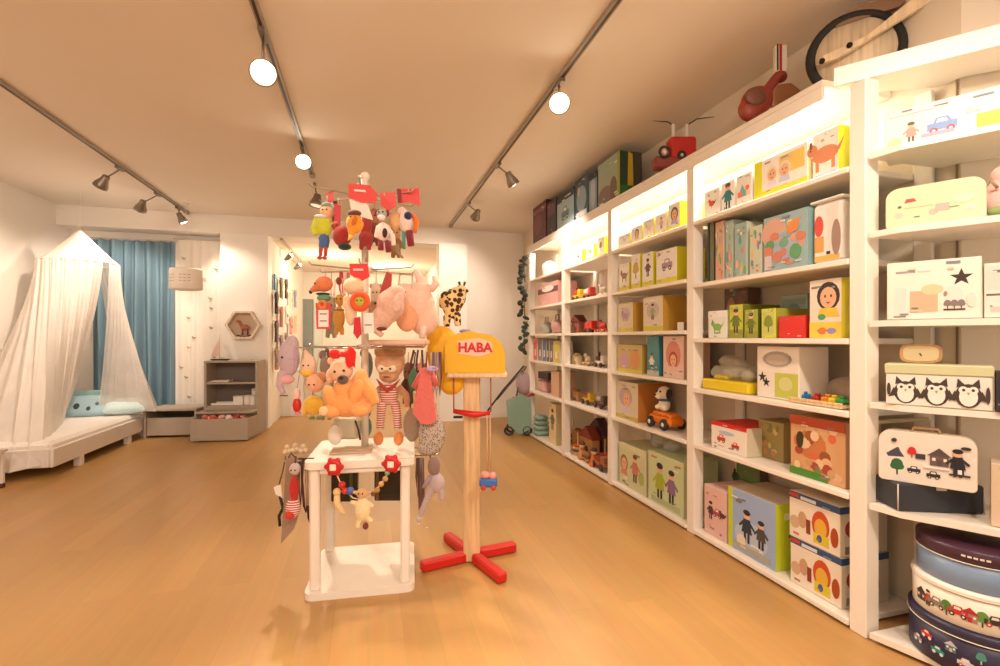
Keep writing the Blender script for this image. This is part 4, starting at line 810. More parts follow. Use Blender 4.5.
t.part('wing', PL('c86a28'), [('e', 356, 222, 2.6, 5, 1.5, -6, .3)])
card(t, [(349, 184), (370, 186), (378, 194), (376, 204), (362, 203), (349, 198)], 'd8382c', -1); t.part('label_print', M('f0d8cc'), [('p', [(355, 190), (366, 191), (367, 193), (355, 192)], .4, -2.4)]); t.part('backing_card', M('ecdccb'), [('p', [(349, 199), (368, 205), (373, 220), (352, 214)], 1, 1)]); t.loop(358, 188, 183)
t = Toy('elephant_plush', 'dark red long plush with dangling legs, top tier right of the orange bird', 366, 262, 2.38)
t.part('body', PL('a83c38'), [('e', 366, 226, 6, 9, 5), ('e', 366, 238, 7.5, 8, 6), ('t', [(362, 243, 0), (361, 250, 0)], [3, 2]), ('t', [(369, 243, 0), (369, 250, 0)], [3, 2])], 1)
t.part('head', PL('b8504a'), [('e', 367, 218, 5, 4.5, 4.5)]); t.part('tail', PL('b08a6a'), [('t', [(366, 248, 0), (367, 256, 0), (366, 262, 0)], [1.3, 1.3, 1.8])]); t.eyes([(365, 217), (369, 217)], .8, -4.5); t.loop(367, 214, 199)
t = Toy('cow_plush', 'small white and maroon plush cow hanging beside the pole, top tier', 384, 256, 2.32)
h_ = t.part('head', PL('aab0a8'), [('e', 382, 214, 5.5, 4.5, 5)]); t.part('ear', PL('8a3034'), [('e', 376.5, 213, 2, 3.5, 1.5), ('e', 387.5, 213, 2, 3.5, 1.5)], 0, h_); t.part('muzzle', PL('f0e6e0'), [('e', 382, 218, 4, 3, 4, -2)], 0, h_); t.eyes([(380, 213), (384, 213)], .9, -5, h_)
t.part('body', PL('f0d8cc'), [('e', 383, 232, 6.5, 10, 5.5), ('t', [(386, 226, 0), (393, 236, -1), (394, 246, -1)], [3, 2.6, 2.4]), ('t', [(379, 226, 0), (376, 238, -1)], [3, 2.2])], .9)
t.part('patch', PL('3a2420'), [('e', 386, 234, 2.6, 5, 1.5, -5)]); t.part('leg', PL('8a2a30'), [('t', [(381, 241, 0), (381, 250, -1)], [2.8, 3])]); t.part('leg', PL('8a2a30'), [('t', [(387, 241, 0), (389, 252, -1)], [2.8, 3])])
card(t, [(380, 193), (395, 192), (396, 206), (388, 211), (381, 205)], 'd84a44', 1); t.loop(384, 196, 193)
t = Toy('clown_plush', 'tan and white plush puppet with a dark blue ball and orange arms', 406, 256, 2.40)
t.part('head', PL('e0b078'), [('e', 395, 221, 6, 9, 5)]); t.part('body', PL('e8d0c0'), [('e', 406, 222, 7.5, 11, 6), ('e', 402, 212, 5, 5, 4)], .9); t.part('ball', PL('24305c'), [('e', 409, 217, 4, 4, 4, -5)])
t.part('arm', PL('e8742c'), [('t', [(412, 214, 0), (417, 222, -1), (415, 233, -2)], [2.8, 2.8, 2])]); t.part('arm', PL('d89038'), [('t', [(400, 216, 0), (392, 226, -2)], [2.6, 2])])
t.part('leg', PL('5a9a80'), [('t', [(403.5, 231, 0), (404, 249, 0)], [2, 1.6])]); t.part('leg', PL('8a2830'), [('t', [(409, 231, 0), (411, 246, 0)], [4, 3.4])]); t.part('tail', PL('a8906a'), [('t', [(398, 244, 0), (397, 252, -1), (403, 258, 0)], [1.2, 1.6, 1.2])])
card(t, [(397, 189), (419, 188), (420, 206), (410, 202), (399, 203)], 'd83c34', 1); t.part('label_print', M('8a1c1c'), [('p', [(397, 189), (401, 189), (402, 203), (398, 203)], .5, -.6)]); t.loop(408, 192, 187)
# middle tier
t = Toy('hedgehog_plush', 'orange hedgehog plush with a black nose above a green cap, left of middle tier', 323, 306, 2.36)
t.part('body', PL('e08050'), [('e', 324, 284, 9, 8, 7), ('t', [(318, 287, 0), (311, 291, -1)], [5, 2])], 1); t.part('nose', M('1c1614'), [('e', 311, 292, 1.8, 2, 1.8, -1)]); t.eyes([(317, 284)], .9, -6); t.part('cap', PL('6a9a74'), [('e', 324, 298, 7, 4, 6)]); t.part('scarf', PL('3a3424'), [('e', 323, 294, 7, 1.6, 6)]); t.loop(325, 277, 270)
t = Toy('boxed_rattle', 'small rattle on a white card with a red border, left of middle tier', 323, 330, 2.34)
m_ = t.part('card', M('d84840', .5), [('p', [(316, 303), (331, 303), (331, 329), (317, 329)], 1.2)]); t.part('print', M('f4ece4'), [('p', [(319, 310), (329, 310), (329, 327), (319, 327)], .4, -1.3)]); t.part('print', M('6a5a54'), [('b', 324, 314, 7, 1, .4, -1.9), ('b', 324, 321, 7, 1, .4, -1.9)])
t.part('rattle', PL('e08038'), [('r', 323, 305, 3.4, 1.6, -2)]); t.loop(324, 303, 298)
t = Toy('giraffe_rag_doll', 'slim tan rag doll with pink straps, second in the middle tier', 340, 332, 2.32)
t.part('body', PL('c8923c'), [('e', 339, 318, 6, 12, 5), ('e', 340, 300, 5, 6, 4.5), ('t', [(337, 328, 0), (336, 335, 0)], [2.4, 2]), ('t', [(342, 328, 0), (342, 335, 0)], [2.4, 2])], .9)
t.part('straps', M('ecc8b4', .6), [('t', [(335, 297, -3), (335, 280, 0), (343, 279, 0), (345, 296, -3)], .9, 6)]); t.part('patch', PL('8a3c28'), [('e', 339, 281, 3, 4, 3)]); t.eyes([(338, 299), (342, 299)], .8, -4.6); t.part('waistband', PL('8a6a30'), [('e', 339, 310, 5.4, 1.6, 4.8)])
t = Toy('lion_plush', 'cream plush with an orange ring face and green centre, middle of the rack', 358, 335, 2.20)
t.part('body', PL('ecc8a0'), [('e', 354, 286, 11, 9, 8), ('e', 351, 312, 6, 14, 5), ('t', [(347, 296, 0), (345, 308, -1)], [3.5, 2.6])], 1.1)
f_ = t.part('face_ring', PL('e05a24'), [('r', 362, 302, 7, 3.4, -7)]); t.part('face', PL('b8b84c'), [('e', 362, 302, 6, 5.5, 3, -7)], 0, f_); t.eyes([(360, 301), (364, 301)], .8, -10.4, f_)
t.part('ribbon', M('c82430', .6), [('p', [(356, 318), (362, 317), (363, 334), (359, 339), (355, 333)], 1, -5)]); t.part('card', M('f0e6dc'), [('p', [(364, 313), (374, 313), (375, 332), (365, 334)], .8, -2)]); t.part('print', M('5a4a44'), [('b', 369, 325, 7, .9, .4, -3)])
card(t, [(350, 264), (368, 264), (370, 277), (361, 282), (351, 275)], 'd8241c', -1); t.part('label_print', M('f0c8b8'), [('p', [(354, 269), (364, 269), (364, 271), (354, 271)], .4, -2.4)]); t.loop(359, 265, 272)
t = Toy('toy_pouch', 'narrow dark red pouch hanging between the pole and the pink plush', 387, 297, 2.42, 'pouch')
t.part('pouch', PL('b84c44'), [('p', [(387, 272), (392, 274), (391, 292), (384, 297), (380, 293), (384, 280)], 3, 1)]); t.loop(388, 274, 270)
t = Toy('elephant_plush', 'big grey pink plush elephant, left of the pair lying on the wire tier', 388, 341, 2.24)
t.part('body', PL('d8ac94'), [('e', 390, 306, 14, 17, 12), ('e', 383, 318, 11, 12, 9, -3), ('e', 396, 294, 10, 9, 8), ('t', [(378, 320, -6), (377, 330, -7), (384, 336, -6)], [6, 4, 3])], 1.4); t.part('mouth', PL('6a2c24'), [('e', 383, 329, 6, 2, 3, -8)]); t.eyes([(378, 304)], 1.4, -11)
t.part('ear', PL('e0b8a4'), [('e', 400, 303, 5, 10, 2, -9, .3)])
t = Toy('rabbit_plush', 'large pale pink plush rabbit with a peach belly on the wire tier', 414, 343, 2.39)
t.part('body', PL('ecc0a8'), [('e', 416, 306, 20, 20, 14), ('e', 404, 292, 13, 9, 10), ('e', 424, 318, 15, 18, 11), ('e', 420, 290, 12, 9, 9)], 1.5); t.part('belly', PL('e8a880'), [('e', 409, 318, 11, 14, 6, -11)])
t.part('ear', PL('f0ccb8'), [('t', [(421, 288, 0), (420, 278, 0), (415, 270, 0)], [5, 4.5, 2])]); t.part('ear', PL('f0ccb8'), [('t', [(430, 290, 0), (436, 284, 0), (434, 276, 0)], [4, 4, 2])]); t.part('ribbon', M('d8c8b0', .3), [('t', [(400, 292, -8), (400, 274, 0), (412, 274, 0), (414, 290, -8)], 1, 6)]); t.eyes([(399, 291), (407, 293)], 1.1, -9.5)
t.part('arm', PL('f0cdb8'), [('t', [(425, 326, -8), (424, 338, -10)], [4, 3])])
t = Toy('toy_tray', 'shallow pink tray under the two big pink plush animals', 400, 349, 2.34, 'tray')
m = MB(M('e0b8a0', .5)); m.box((0, 0, .012), (.27, .13, .014), .006)
for s_ in (-1, 1): m.box((0, s_*.062, .02), (.27, .008, .022), .003).box((s_*.132, 0, .02), (.008, .13, .022), .003)
m.build('tray_body', t.t); t.t.location.z += .014
# third tier
t = Toy('elephant_plush', 'lilac grey plush elephant head hanging at the far left of the rack', 290, 398, 2.40)
t.part('head', PL('c0a8b0'), [('e', 289, 358, 10.5, 19, 9), ('t', [(284, 372, -3), (282, 386, -5), (286, 393, -5)], [5, 3.6, 2.6]), ('e', 292, 345, 7, 10, 6)], 1.2); t.part('ear', PL('b498a8'), [('e', 297, 360, 3, 11, 2, -4)]); t.eyes([(286, 357)], 1.1, -8.8); t.part('bow', PL('e0a8a8'), [('e', 287, 379, 9, 5, 5, -3)]); t.part('stitch', M('2a2220'), [('b', 286, 395, 8, 1, 1, -5)])
t = Toy('duck_plush', 'teardrop plush in pink and yellow hanging beside the lilac elephant', 308, 378, 2.34)
t.part('body', PL('f0c4a8'), [('e', 309, 366, 8, 10, 7), ('t', [(308, 358, 0), (305, 350, 0)], [5, 1.5])], 1); t.part('base', PL('f0c43c'), [('e', 308, 372, 7.4, 5.4, 6.6)]); t.eyes([(306, 365), (311, 365)], .8, -7); t.loop(305, 351, 348)
t = Toy('toy_rattle', 'small red rattle with a pink cap under the lilac elephant', 297, 413, 2.36, 'rattle')
t.part('body', M('cc2418', .4), [('e', 297, 405, 4.2, 7.5, 4)]); t.part('cap', PL('f0c8c0'), [('e', 297, 394, 3.5, 6, 3.5)]); t.part('tip', M('e88a98'), [('e', 298, 413, 3, 2, 3)]); t.part('hanging_loop', M('c8b89c'), [('t', [(297, 389, 0), (300, 370, 0), (303, 350, 0)], .5, 5)])
t = Toy('flower_doll', 'plush doll with peach head and yellow petal skirt, left of the orange bear', 315, 418, 2.30)
h_ = t.part('head', PL('f0b494'), [('e', 315, 383, 9, 9.5, 8)]); t.eyes([(312, 384), (317, 384)], .9, -8, h_); t.part('hair', PL('c88858'), [('e', 320, 378, 6, 6, 6, 2)], 0, h_)
t.part('skirt', PL('e8b83c'), [('e', 313, 405, 8, 10, 6), ('e', 306, 407, 3.5, 9, 3, 0, .2), ('e', 321, 407, 3.5, 9, 3, 0, -.2)], .9); t.part('hand_mitten', PL('c8b890'), [('e', 326, 388, 4, 8, 3, 1, .3)]); t.part('shoes', PL('7a8a5c'), [('e', 312, 418, 3, 1.8, 3), ('e', 319, 418, 3, 1.8, 3)]); t.part('hanging_loop', M('c8b89c'), [('t', [(316, 375, 0), (318, 360, 0), (319, 350, 0)], .5, 5)])
t = Toy('mouse_plush', 'grey brown plush mouse hanging behind the flower doll', 324, 380, 2.55)
t.part('body', PL('a08a7c'), [('e', 325, 366, 5, 12, 5)]); t.part('head', PL('8a7a70'), [('e', 323, 355, 4, 5, 4)]); t.part('ear', PL('7a5a50'), [('e', 327, 351, 2.5, 2.5, 1)]); t.part('tail', PL('8a4a40'), [('t', [(326, 376, 0), (328, 386, 0)], 1)])
t = Toy('bear_plush', 'big orange bear plush with a red bow hanging in the middle of the rack', 345, 420, 2.14)
b_ = t.part('body', PL('eca25c'), [('e', 347, 404, 21, 13, 13), ('e', 331, 398, 8, 13, 8, 0, -.3), ('e', 359, 388, 9, 20, 8, 0, .15), ('t', [(362, 380, 0), (370, 392, -1), (376, 404, -2)], [7, 8, 5]), ('e', 345, 390, 12, 12, 9), ('e', 334, 410, 9, 6, 8, -3), ('e', 364, 409, 9, 6, 8, -3)], 1.5)
t.part('arm', PL('f0a45c'), [('e', 333, 396, 6.5, 12, 6, -7, -.35)], .0); t.part('arm', PL('f0a45c'), [('e', 358, 392, 7, 14, 6, -7, .3)], .0)
t.part('leg', PL('f2aa64'), [('e', 334, 410, 10, 6.5, 8, -8)]); t.part('leg', PL('f2aa64'), [('e', 362, 409, 10, 6.5, 8, -8)]); t.part('foot_pad', PL('f4c898'), [('e', 329, 409, 4.5, 4.5, 2, -15)])
h_ = t.part('head', PL('eebc98'), [('e', 341, 371, 12, 11, 10), ('e', 331, 361, 4, 4, 3), ('e', 351, 362, 4, 4, 3), ('e', 330, 376, 5, 8, 5, 2)], 1.2); t.part('muzzle', PL('6a5a4c'), [('e', 345, 379, 5.5, 4.6, 5, -7)], 0, h_); t.part('nose', M('1c1614', .3), [('e', 345, 377, 2.2, 1.6, 1.6, -12)], 0, h_); t.eyes([(338, 371), (347, 370)], 1.2, -10, h_)
t.part('bow', PL('dc241c'), [('e', 337, 354, 6.5, 5, 3, -6, .2), ('e', 352, 357, 5, 11, 3, -6, .1), ('e', 345, 354, 3, 3, 3, -8), ('p', [(346, 352), (354, 346), (358, 352), (357, 368), (350, 362)], 1.5, -5)], .9); t.part('hanging_loop', M('c8b89c'), [('t', [(345, 352, 0), (346, 346, 1)], .5, 5)])
t = Toy('sock_monkey_doll', 'rag doll in red and white striped suit standing on the rack top', 389, 441, 2.49)
h_ = t.part('head', PL('d8a880'), [('e', 390, 362, 15.5, 16, 12), ('e', 389, 376, 10, 7, 8)], 1.3); t.part('knit_cap', PL('b88a5c'), [('e', 390, 352, 16, 9, 12.6), ('e', 377, 347, 3.5, 3.5, 3), ('e', 403, 348, 3.5, 3.5, 3)], 1, h_)
t.part('eye_patch', PL('f0dcc0'), [('e', 384, 368, 4.5, 4, 3, -9.5), ('e', 394, 368, 4.5, 4, 3, -9.5), ('b', 389, 368, 8, 3, 2, -11)], 0, h_); t.eyes([(385, 368), (393, 368)], 1.1, -12.6, h_); t.part('mouth', M('8a3c2c'), [('e', 389, 376, 4, .8, 1, -11)], 0, h_)
stp = M('f0dcd0', .8, 'stripes', s=26, c2='c0503c')
t.part('suit', stp, [('e', 389, 394, 9.5, 11, 7), ('t', [(382, 402, 0), (381, 414, 0), (380, 429, 0)], [5, 4.4, 4]), ('t', [(395, 402, 0), (397, 414, 0), (398, 429, 0)], [5, 4.4, 4])], 1); t.part('collar', PL('b04434'), [('p', [(378, 378), (389, 388), (402, 378), (397, 386), (389, 392), (382, 386)], 3, -5)])
t.part('arm', PL('d89a78'), [('t', [(381, 388, 0), (375, 393, -3), (379, 399, -7)], [3.4, 3.2, 3])]); t.part('arm', PL('dca078'), [('t', [(398, 387, 0), (406, 395, -1), (409, 406, -3)], [3.8, 3.8, 3.4])])
for x in (379, 399): t.part('foot', PL('eb9450'), [('e', x, 438, 5, 7, 6, -2)])
t = Toy('leaf_garland', 'dark green leaf shaped felt toy hanging right of the rag doll', 413, 392, 2.36)
t.part('leaf', PL('4a7050'), [('p', [(408, 378), (414, 366), (419, 378), (418, 388), (411, 391)], 3, 0)]); t.part('straps', M('5a2c24'), [('t', [(414, 350, 0), (411, 362, 0), (412, 380, 0)], 1.2, 6), ('t', [(418, 350, 0), (416, 366, 0), (419, 384, 0)], 1.0, 6), ('t', [(422, 350, 0), (423, 366, 0), (421, 382, 0)], 1.0, 6)])
t = Toy('doll_dress', 'coral pink doll dress hanging at the right side of the rack', 426, 424, 2.32, 'doll dress')
t.part('dress', M('d86c64', .8, 'plush'), [('p', [(422, 368), (430, 367), (437, 420), (431, 424), (421, 423), (413, 412)], 5, 2)]); t.part('sleeves', PL('c85a54'), [('t', [(421, 374, 0), (414, 388, -1)], [3, 3.4]), ('t', [(431, 373, 0), (437, 386, -1)], [3, 3.4])]); t.part('hanging_loop', M('7a4a3c'), [('t', [(426, 369, 0), (427, 352, 0)], .8, 5)])
t = Toy('mesh_bag', 'grey speckled mesh bag hanging low at the right of the rack', 433, 456, 2.38, 'bag')
t.part('bag_body', M('b8a898', .9, 'spots', s=120, c2='5a4c44', t=.35), [('e', 432, 434, 14, 21, 7), ('e', 428, 448, 11, 8, 6)], 1.4); t.part('strap', M('6a5a50'), [('t', [(424, 418, 0), (428, 405, 0), (436, 418, 0)], 1, 6)])
t = Toy('grey_pouch', 'plain grey brown pouch between the rag doll and the mesh bag', 412, 446, 2.45, 'pouch')
t.part('pouch', PL('a8917c'), [('e', 412, 425, 9, 17, 5)]); t.part('strap', M('5a4a40'), [('t', [(410, 410, 0), (411, 390, 2), (415, 352, 2)], .8, 5)])
t = Toy('lilac_bird', 'tiny lilac felt bird at the right rim of the rack', 432, 374, 2.28)
t.part('body', PL('b8a0cc'), [('e', 432, 369, 6, 3, 3)]); t.part('wing', PL('9a84b8'), [('e', 434, 368, 3.4, 1.6, 3.6)]); t.part('hanging_loop', M('c8b89c'), [('t', [(431, 367, 0), (431, 352, 0)], .5, 5)])
# more hangings further back on the arms
def strapset(name, label, px, y0, y1, z, cs, cat='straps'):
    t = Toy(name, label, px, y1, z, cat)
    for k, c in enumerate(cs):
        x = px+(k-len(cs)/2)*3.2; t.part('strap', M(c, .7), [('t', [(x-.8, y0, k), (x-1.6, (y0+y1)/2, k), (x, y1-2*k, k), (x+1.6, (y0+y1)/2, k), (x+.8, y0, k)], 1.0, 6)])
def dolly(name, label, px, ytop, y0, y1, z, hc, bc, cat='soft toy', w=5.5):
    t = Toy(name, label, px, y1, z, cat); hh = (y1-y0)*.28
    h_ = t.part('head', PL(hc), [('e', px, y0+hh*.9, w*.95, hh*.9, w*.8)]); t.eyes([(px-1.8, y0+hh*.8), (px+1.8, y0+hh*.8)], .8, -w*.8, h_); t.part('ear', PL(bc), [('e', px-w*.8, y0+hh*.3, 1.8, 2.4, 1.4)]); t.part('ear', PL(bc), [('e', px+w*.8, y0+hh*.3, 1.8, 2.4, 1.4)])
    t.part('body', PL(bc), [('e', px, y0+hh*2.1, w*1.1, hh*1.1, w*.8), ('t', [(px-w*.5, y0+hh*2.6, 0), (px-w*.7, y1, 0)], [2.6, 2.2]), ('t', [(px+w*.5, y0+hh*2.6, 0), (px+w*.7, y1, 0)], [2.6, 2.2]), ('t', [(px-w*.8, y0+hh*1.7, 0), (px-w*1.6, y0+hh*2.4, 0)], [2.2, 1.6]), ('t', [(px+w*.8, y0+hh*1.7, 0), (px+w*1.6, y0+hh*2.4, 0)], [2.2, 1.6])], .9)
    t.part('hanging_loop', M('c8b89c'), [('t', [(px, y0+1, 0), (px+.5, ytop, 0)], .5, 5)])
strapset('strap_bundle', 'maroon and tan straps hanging behind the jester doll on the top tier', 338, 200, 240, 2.55, ('8a3430', 'b8906a'))
dolly('monkey_plush', 'brown plush monkey behind the maroon elephant on the top tier', 374, 199, 208, 246, 2.60, 'a8704c', '8a4c34')
dolly('bear_plush', 'tan plush bear behind the clown puppet on the top tier', 396, 199, 226, 258, 2.62, 'd0a478', 'a88458', w=4.5)
dolly('mouse_plush', 'grey green plush mouse behind the slim rag doll in the middle tier', 331, 272, 296, 338, 2.58, 'b8a890', '98987c', w=5)
strapset('strap_bundle', 'red and cream ribbons hanging left of the pole in the middle tier', 346, 272, 300, 2.50, ('c83a38', 'ecd8c4', 'd87868'))
dolly('cow_plush', 'cream plush cow hanging behind the dark red pouch in the middle tier', 376, 270, 282, 330, 2.60, 'ead4bc', 'c8a088', w=6)
strapset('strap_bundle', 'brown straps hanging behind the bear bow on the third tier', 330, 352, 396, 2.56, ('6a4438', '8a6a58', '54382c'))
dolly('rabbit_plush', 'pale green plush rabbit between the flower doll and the bear', 326, 352, 382, 420, 2.54, 'c8c4a0', '9aa080', w=5)
dolly('monkey_plush', 'dark brown plush monkey behind the green leaf toy', 408, 352, 362, 404, 2.74, '8a6450', '5a4038', w=5)
dolly('rabbit_plush', 'rose plush rabbit hanging behind the coral doll dress', 421, 352, 362, 402, 2.56, 'd89a90', 'b86a68', w=5)
strapset('strap_bundle', 'grey and plum straps at the far right of the third tier', 438, 352, 400, 2.44, ('8a6a68', 'a89088', '6a4448'))
strapset('strap_bundle', 'tan straps hanging behind the grey headed sock doll', 300, 458, 508, 2.38, ('a88468', '6a4a3c'))
strapset('strap_bundle', 'dark straps hanging left of the knitted doll on the low right hooks', 421, 458, 496, 2.34, ('5a4038', '8a7068'))
# things between third tier and rack top
t = Toy('boxed_toy', 'pale green box standing on the left of the rack top under the orange bear', 346, 438, 2.46, 'box')
t.part('carton', M('d0c8ac', .5), [('b', 347, 428, 24, 20, 16)]); t.part('strap', M('4a2430'), [('t', [(358, 419, -9), (361, 428, -9), (363, 438, -9)], .9, 5)])
t = Toy('cloth_doll', 'small teal cloth figure standing behind the bear on the rack top', 366, 437, 2.6, 'soft toy')
t.part('body', PL('6a9a8c'), [('e', 366, 427, 6, 10.5, 5)]); t.part('head', PL('5a7a94'), [('e', 366, 412, 5, 6, 4)])
t = Toy('blue_plush', 'dull blue plush hanging between the bear and the rag doll', 367, 380, 2.62)
t.part('body', PL('7a8a94'), [('e', 367, 365, 6, 14, 5)]); t.part('head', PL('4a545c'), [('e', 364, 353, 4, 5, 4)])
t = Toy('clear_bag', 'frosted white drawstring bag on the left front corner of the rack top', 335, 445, 2.27, 'bag')
t.part('bag_body', M('e8e0d0', .5), [('e', 335, 435, 7, 10, 6)], 0); t.part('drawstring', M('c8b898'), [('r', 335, 427, 3.4, .6)])
t = Toy('folded_cloth', 'beige folded cloth laid on the rack top in front of the bear', 352, 452, 2.42, 'cloth')
m = MB(M('d8b898', .8)); m.box((0, 0, .004), (.2, .14, .006), .002, rotm(0, 0, .2)).box((.02, .01, .009), (.15, .08, .005), .002, rotm(0, 0, -.1)); m.build('cloth', t.t); t.t.location.z = .6325
# small beige toys on the left hooks
for k, (px, py, lab) in enumerate(((287, 450, 'tiny beige bead animal at the left end of the hook rail'), (295, 448, 'tiny beige bead animal in the middle of the hook rail'), (303, 449, 'tiny tan bead animal next to the rack top'))):
    t = Toy('bead_animal', lab, px, py+5, 2.33, 'bead toy', 'bead animals on the left hook rail'); t.part('beads', M('dcc4a0', .5), [('e', px-2, py+2, 2.6, 2.4, 2.4), ('e', px+2, py+1, 2.6, 2.4, 2.4), ('e', px, py-3, 2.4, 2.4, 2.4)])
# low hanging items
t = Toy('cloth_pennant', 'grey brown pointed cloth bag hanging low at the left of the rack', 287, 546, 2.30, 'bag')
t.part('cloth', M('a0826c', .9, 'plush'), [('p', [(286, 458), (296, 458), (298, 515), (293, 530), (281, 544), (284, 500)], 2.5, 2)]); t.part('strap', M('5a4438'), [('t', [(288, 458, 1), (291, 453, 0), (295, 458, 1)], .8, 5)])
t = Toy('sock_doll', 'small doll with grey head and red striped body on the low left hooks', 294, 522, 2.24)
t.part('head', PL('c8b4b0'), [('e', 295, 469, 5.5, 6, 5)]); t.eyes([(293, 469), (297, 469)], .8, -5); t.part('body', PL('c02a24'), [('e', 294, 489, 5, 13, 4)]); t.part('legs', M('f0dcd4', .8, 'stripes', s=30, c2='b82c24'), [('e', 293, 508, 7.5, 10, 5)]); t.part('mitten', PL('c83c28'), [('e', 291, 514, 5, 5, 4, -3)]); t.part('hanging_loop', M('5a4438'), [('t', [(295, 463, 0), (296, 456, 0)], .7, 5)])
t = Toy('paper_tag', 'white swing tag with black edge on the low left hooks', 278, 526, 2.32, 'tag')
t.part('tag', M('f0e8dc'), [('p', [(274, 487), (281, 484), (283, 498), (276, 494)], 1)]); t.part('ribbon', M('2a2020'), [('t', [(280, 496, 0), (283, 508, 0), (279, 516, 0), (280, 526, 0)], 1.6, 6)]); t.part('hanging_loop', M('5a4438'), [('t', [(279, 485, 0), (283, 470, 0), (286, 456, 0)], .6, 5)])
t = Toy('strap_loops', 'bundle of dark brown strap loops hanging next to the rack post', 309, 524, 2.26, 'straps')
for k, (x0, y1) in enumerate(((304, 512), (308, 524), (312, 516))): t.part('strap', M('4a2a24', .7), [('t', [(x0-1, 458, 0), (x0-2, 480, k), (x0, y1-6, k), (x0+2, y1, k), (x0+3, y1-6, k), (x0+3, 480, k), (x0+1, 458, 0)], 1.2, 6)])
t.part('strap_lining', PL('b89a88'), [('t', [(307, 470, -1), (308, 505, -1)], 1.2, 6)])
t = Toy('knitted_doll', 'grey lilac knitted doll with long limbs on the low right hooks', 430, 532, 2.30)
t.part('head', PL('8a7068'), [('e', 434, 466, 6.5, 10, 5)]); t.part('body', PL('b8a4a4'), [('e', 437, 483, 8, 10, 6), ('t', [(432, 488, 0), (425, 503, -1), (420, 516, -1)], [4, 3, 2.6]), ('t', [(441, 490, 0), (442, 500, 0)], [3.4, 2.6])], 1)
t.part('shoe', PL('c8b8b0'), [('e', 419, 518, 3.4, 4, 3)]); t.part('arm', PL('a08c94'), [('t', [(430, 476, 0), (424, 488, 0)], [2.6, 2.2])]); t.part('bells', M('e8dcc8', .3), [('e', 419, 524, 1.2, 1.2, 1.2), ('e', 427, 528, 1, 1, 1)]); t.part('hanging_loop', M('5a4438'), [('t', [(432, 460, 0), (430, 456, 0)], .8, 5)])
t = Toy('cloth_pennant', 'plum brown cloth strip hanging behind the knitted doll', 422, 512, 2.42, 'bag')
t.part('cloth', M('7a5c50', .9, 'plush'), [('p', [(417, 458), (424, 458), (425, 500), (419, 510)], 2, 0)])
# stroller chain on the front rim
t = Toy('stroller_chain', 'pram chain with two red flower clips and a cream sheep, on the rack front rim', 364, 530, 2.16, 'pram chain')
for x, y in ((335, 466), (392, 463)):
    c_ = t.part('flower_clip', M('cc1c1c', .4), [('r', x, y, 5, 3.2, -3), ('e', x, y, 6, 6, 2, -3)] + [('e', x+7.4*math.cos(a_), y+7.4*math.sin(a_), 2.6, 2.6, 2, -3) for a_ in [i*PI/3 for i in range(6)]]); t.part('clip_centre', M('f4ead8'), [('b', x, y, 6, 6, 2, -6)], 0, c_)
t.part('cord', M('e8c8a0'), [('t', [(337, 472, -3), (344, 488, -3), (354, 497, -3), (364, 499, -3), (374, 493, -3), (384, 480, -3), (390, 470, -3)], .7, 6)])
for x, y, c, r in ((343, 484, 'c82c20', 3.6), (346, 490, 'd83828', 3.2), (351, 490, '5060a8', 4), (338, 491, 'e8c080', 4), (386, 478, 'c89858', 2.8), (388, 472, '7ab08a', 2.6), (382, 483, 'd8a870', 2.8), (378, 489, 'b88848', 2.8), (374, 493, '7a4a24', 2.4)): t.part('bead', M(c, .45), [('e', x, y, r, r, r, -3)])
t.part('crescent', PL('ecca90'), [('t', [(338, 493, -3), (338, 502, -3), (342, 509, -3), (346, 513, -3)], [3, 3.6, 3, 1.6])])
h_ = t.part('sheep_head', PL('dcae78'), [('e', 363, 492, 5.5, 5, 4.5, -4), ('e', 356, 491, 3, 1.8, 1.8, -4), ('e', 370, 491, 3, 1.8, 1.8, -4)], .9); t.eyes([(361, 491), (365, 491)], .8, -8.6, h_)
t.part('sheep_body', PL('f0d8a8'), [('e', 364, 508, 8, 12, 6, -4), ('t', [(358, 502, -4), (352, 500, -5)], [2.6, 2]), ('t', [(370, 502, -4), (375, 505, -5)], [2.6, 2]), ('t', [(361, 517, -4), (359, 526, -5)], [2.8, 2.6]), ('t', [(368, 516, -4), (374, 520, -5)], [2.8, 2.4])], 1); t.part('hoof', PL('7a3428'), [('e', 367, 524, 3, 3.6, 2.6, -5)])
t = Toy('cloth_bag', 'dark green brown cloth bag hanging inside the rack on the left', 347, 502, 2.62, 'bag', 'dark bags hanging inside the rack'); t.part('cloth', M('3a2c1c', .9, 'plush'), [('b', 345, 484, 26, 34, 6)]); t.part('fold', PL('54602c'), [('b', 352, 484, 3, 33, 7)]); t.t.location.z += .0
t = Toy('cloth_bag', 'dark green brown cloth bag hanging inside the rack on the right', 389, 500, 2.62, 'bag', 'dark bags hanging inside the rack'); t.part('cloth', M('3a2c1c', .9, 'plush'), [('b', 388, 483, 26, 34, 6)]); t.part('fold', PL('7a5a3c'), [('b', 378, 483, 3, 33, 7)])

# ================================================================== yellow swing display stand
hz = 2.6; hx, hy = cp(472, hz); u = hz/F
t = thing('toy_display_stand', 'wooden post stand with red cross foot and yellow rounded sign', 'display stand', (hx, hy, 0), -TH)
red = M('cf2018', .35)
def XH(px): return (px-472)*u
for k, (px, py) in enumerate(((421, 572), (503, 584), (515, 551), (447, 541))):
    z_ = floor_z(py); r_ = (px-500)/F*z_; dv = Vector((r_ - (472-500)/F*hz, z_ - hz)); L = dv.length; R = Matrix.Rotation(math.atan2(dv.y, dv.x), 3, 'Z')
    MB(red).box(R @ Vector((L/2+.02, 0, .028)), (L-.04, .055, .05), .008, R).build('foot_arm', t)
MB(M('e6bf8c', .5, 'wood')).box((0, 0, .50), (.088, .088, .99), .006).build('post', t)
MB(M('e8c8a0', .5, 'wood')).box((XH(478), 0, 1.005), (58*u, .24, .024), .006).build('shelf_board', t)
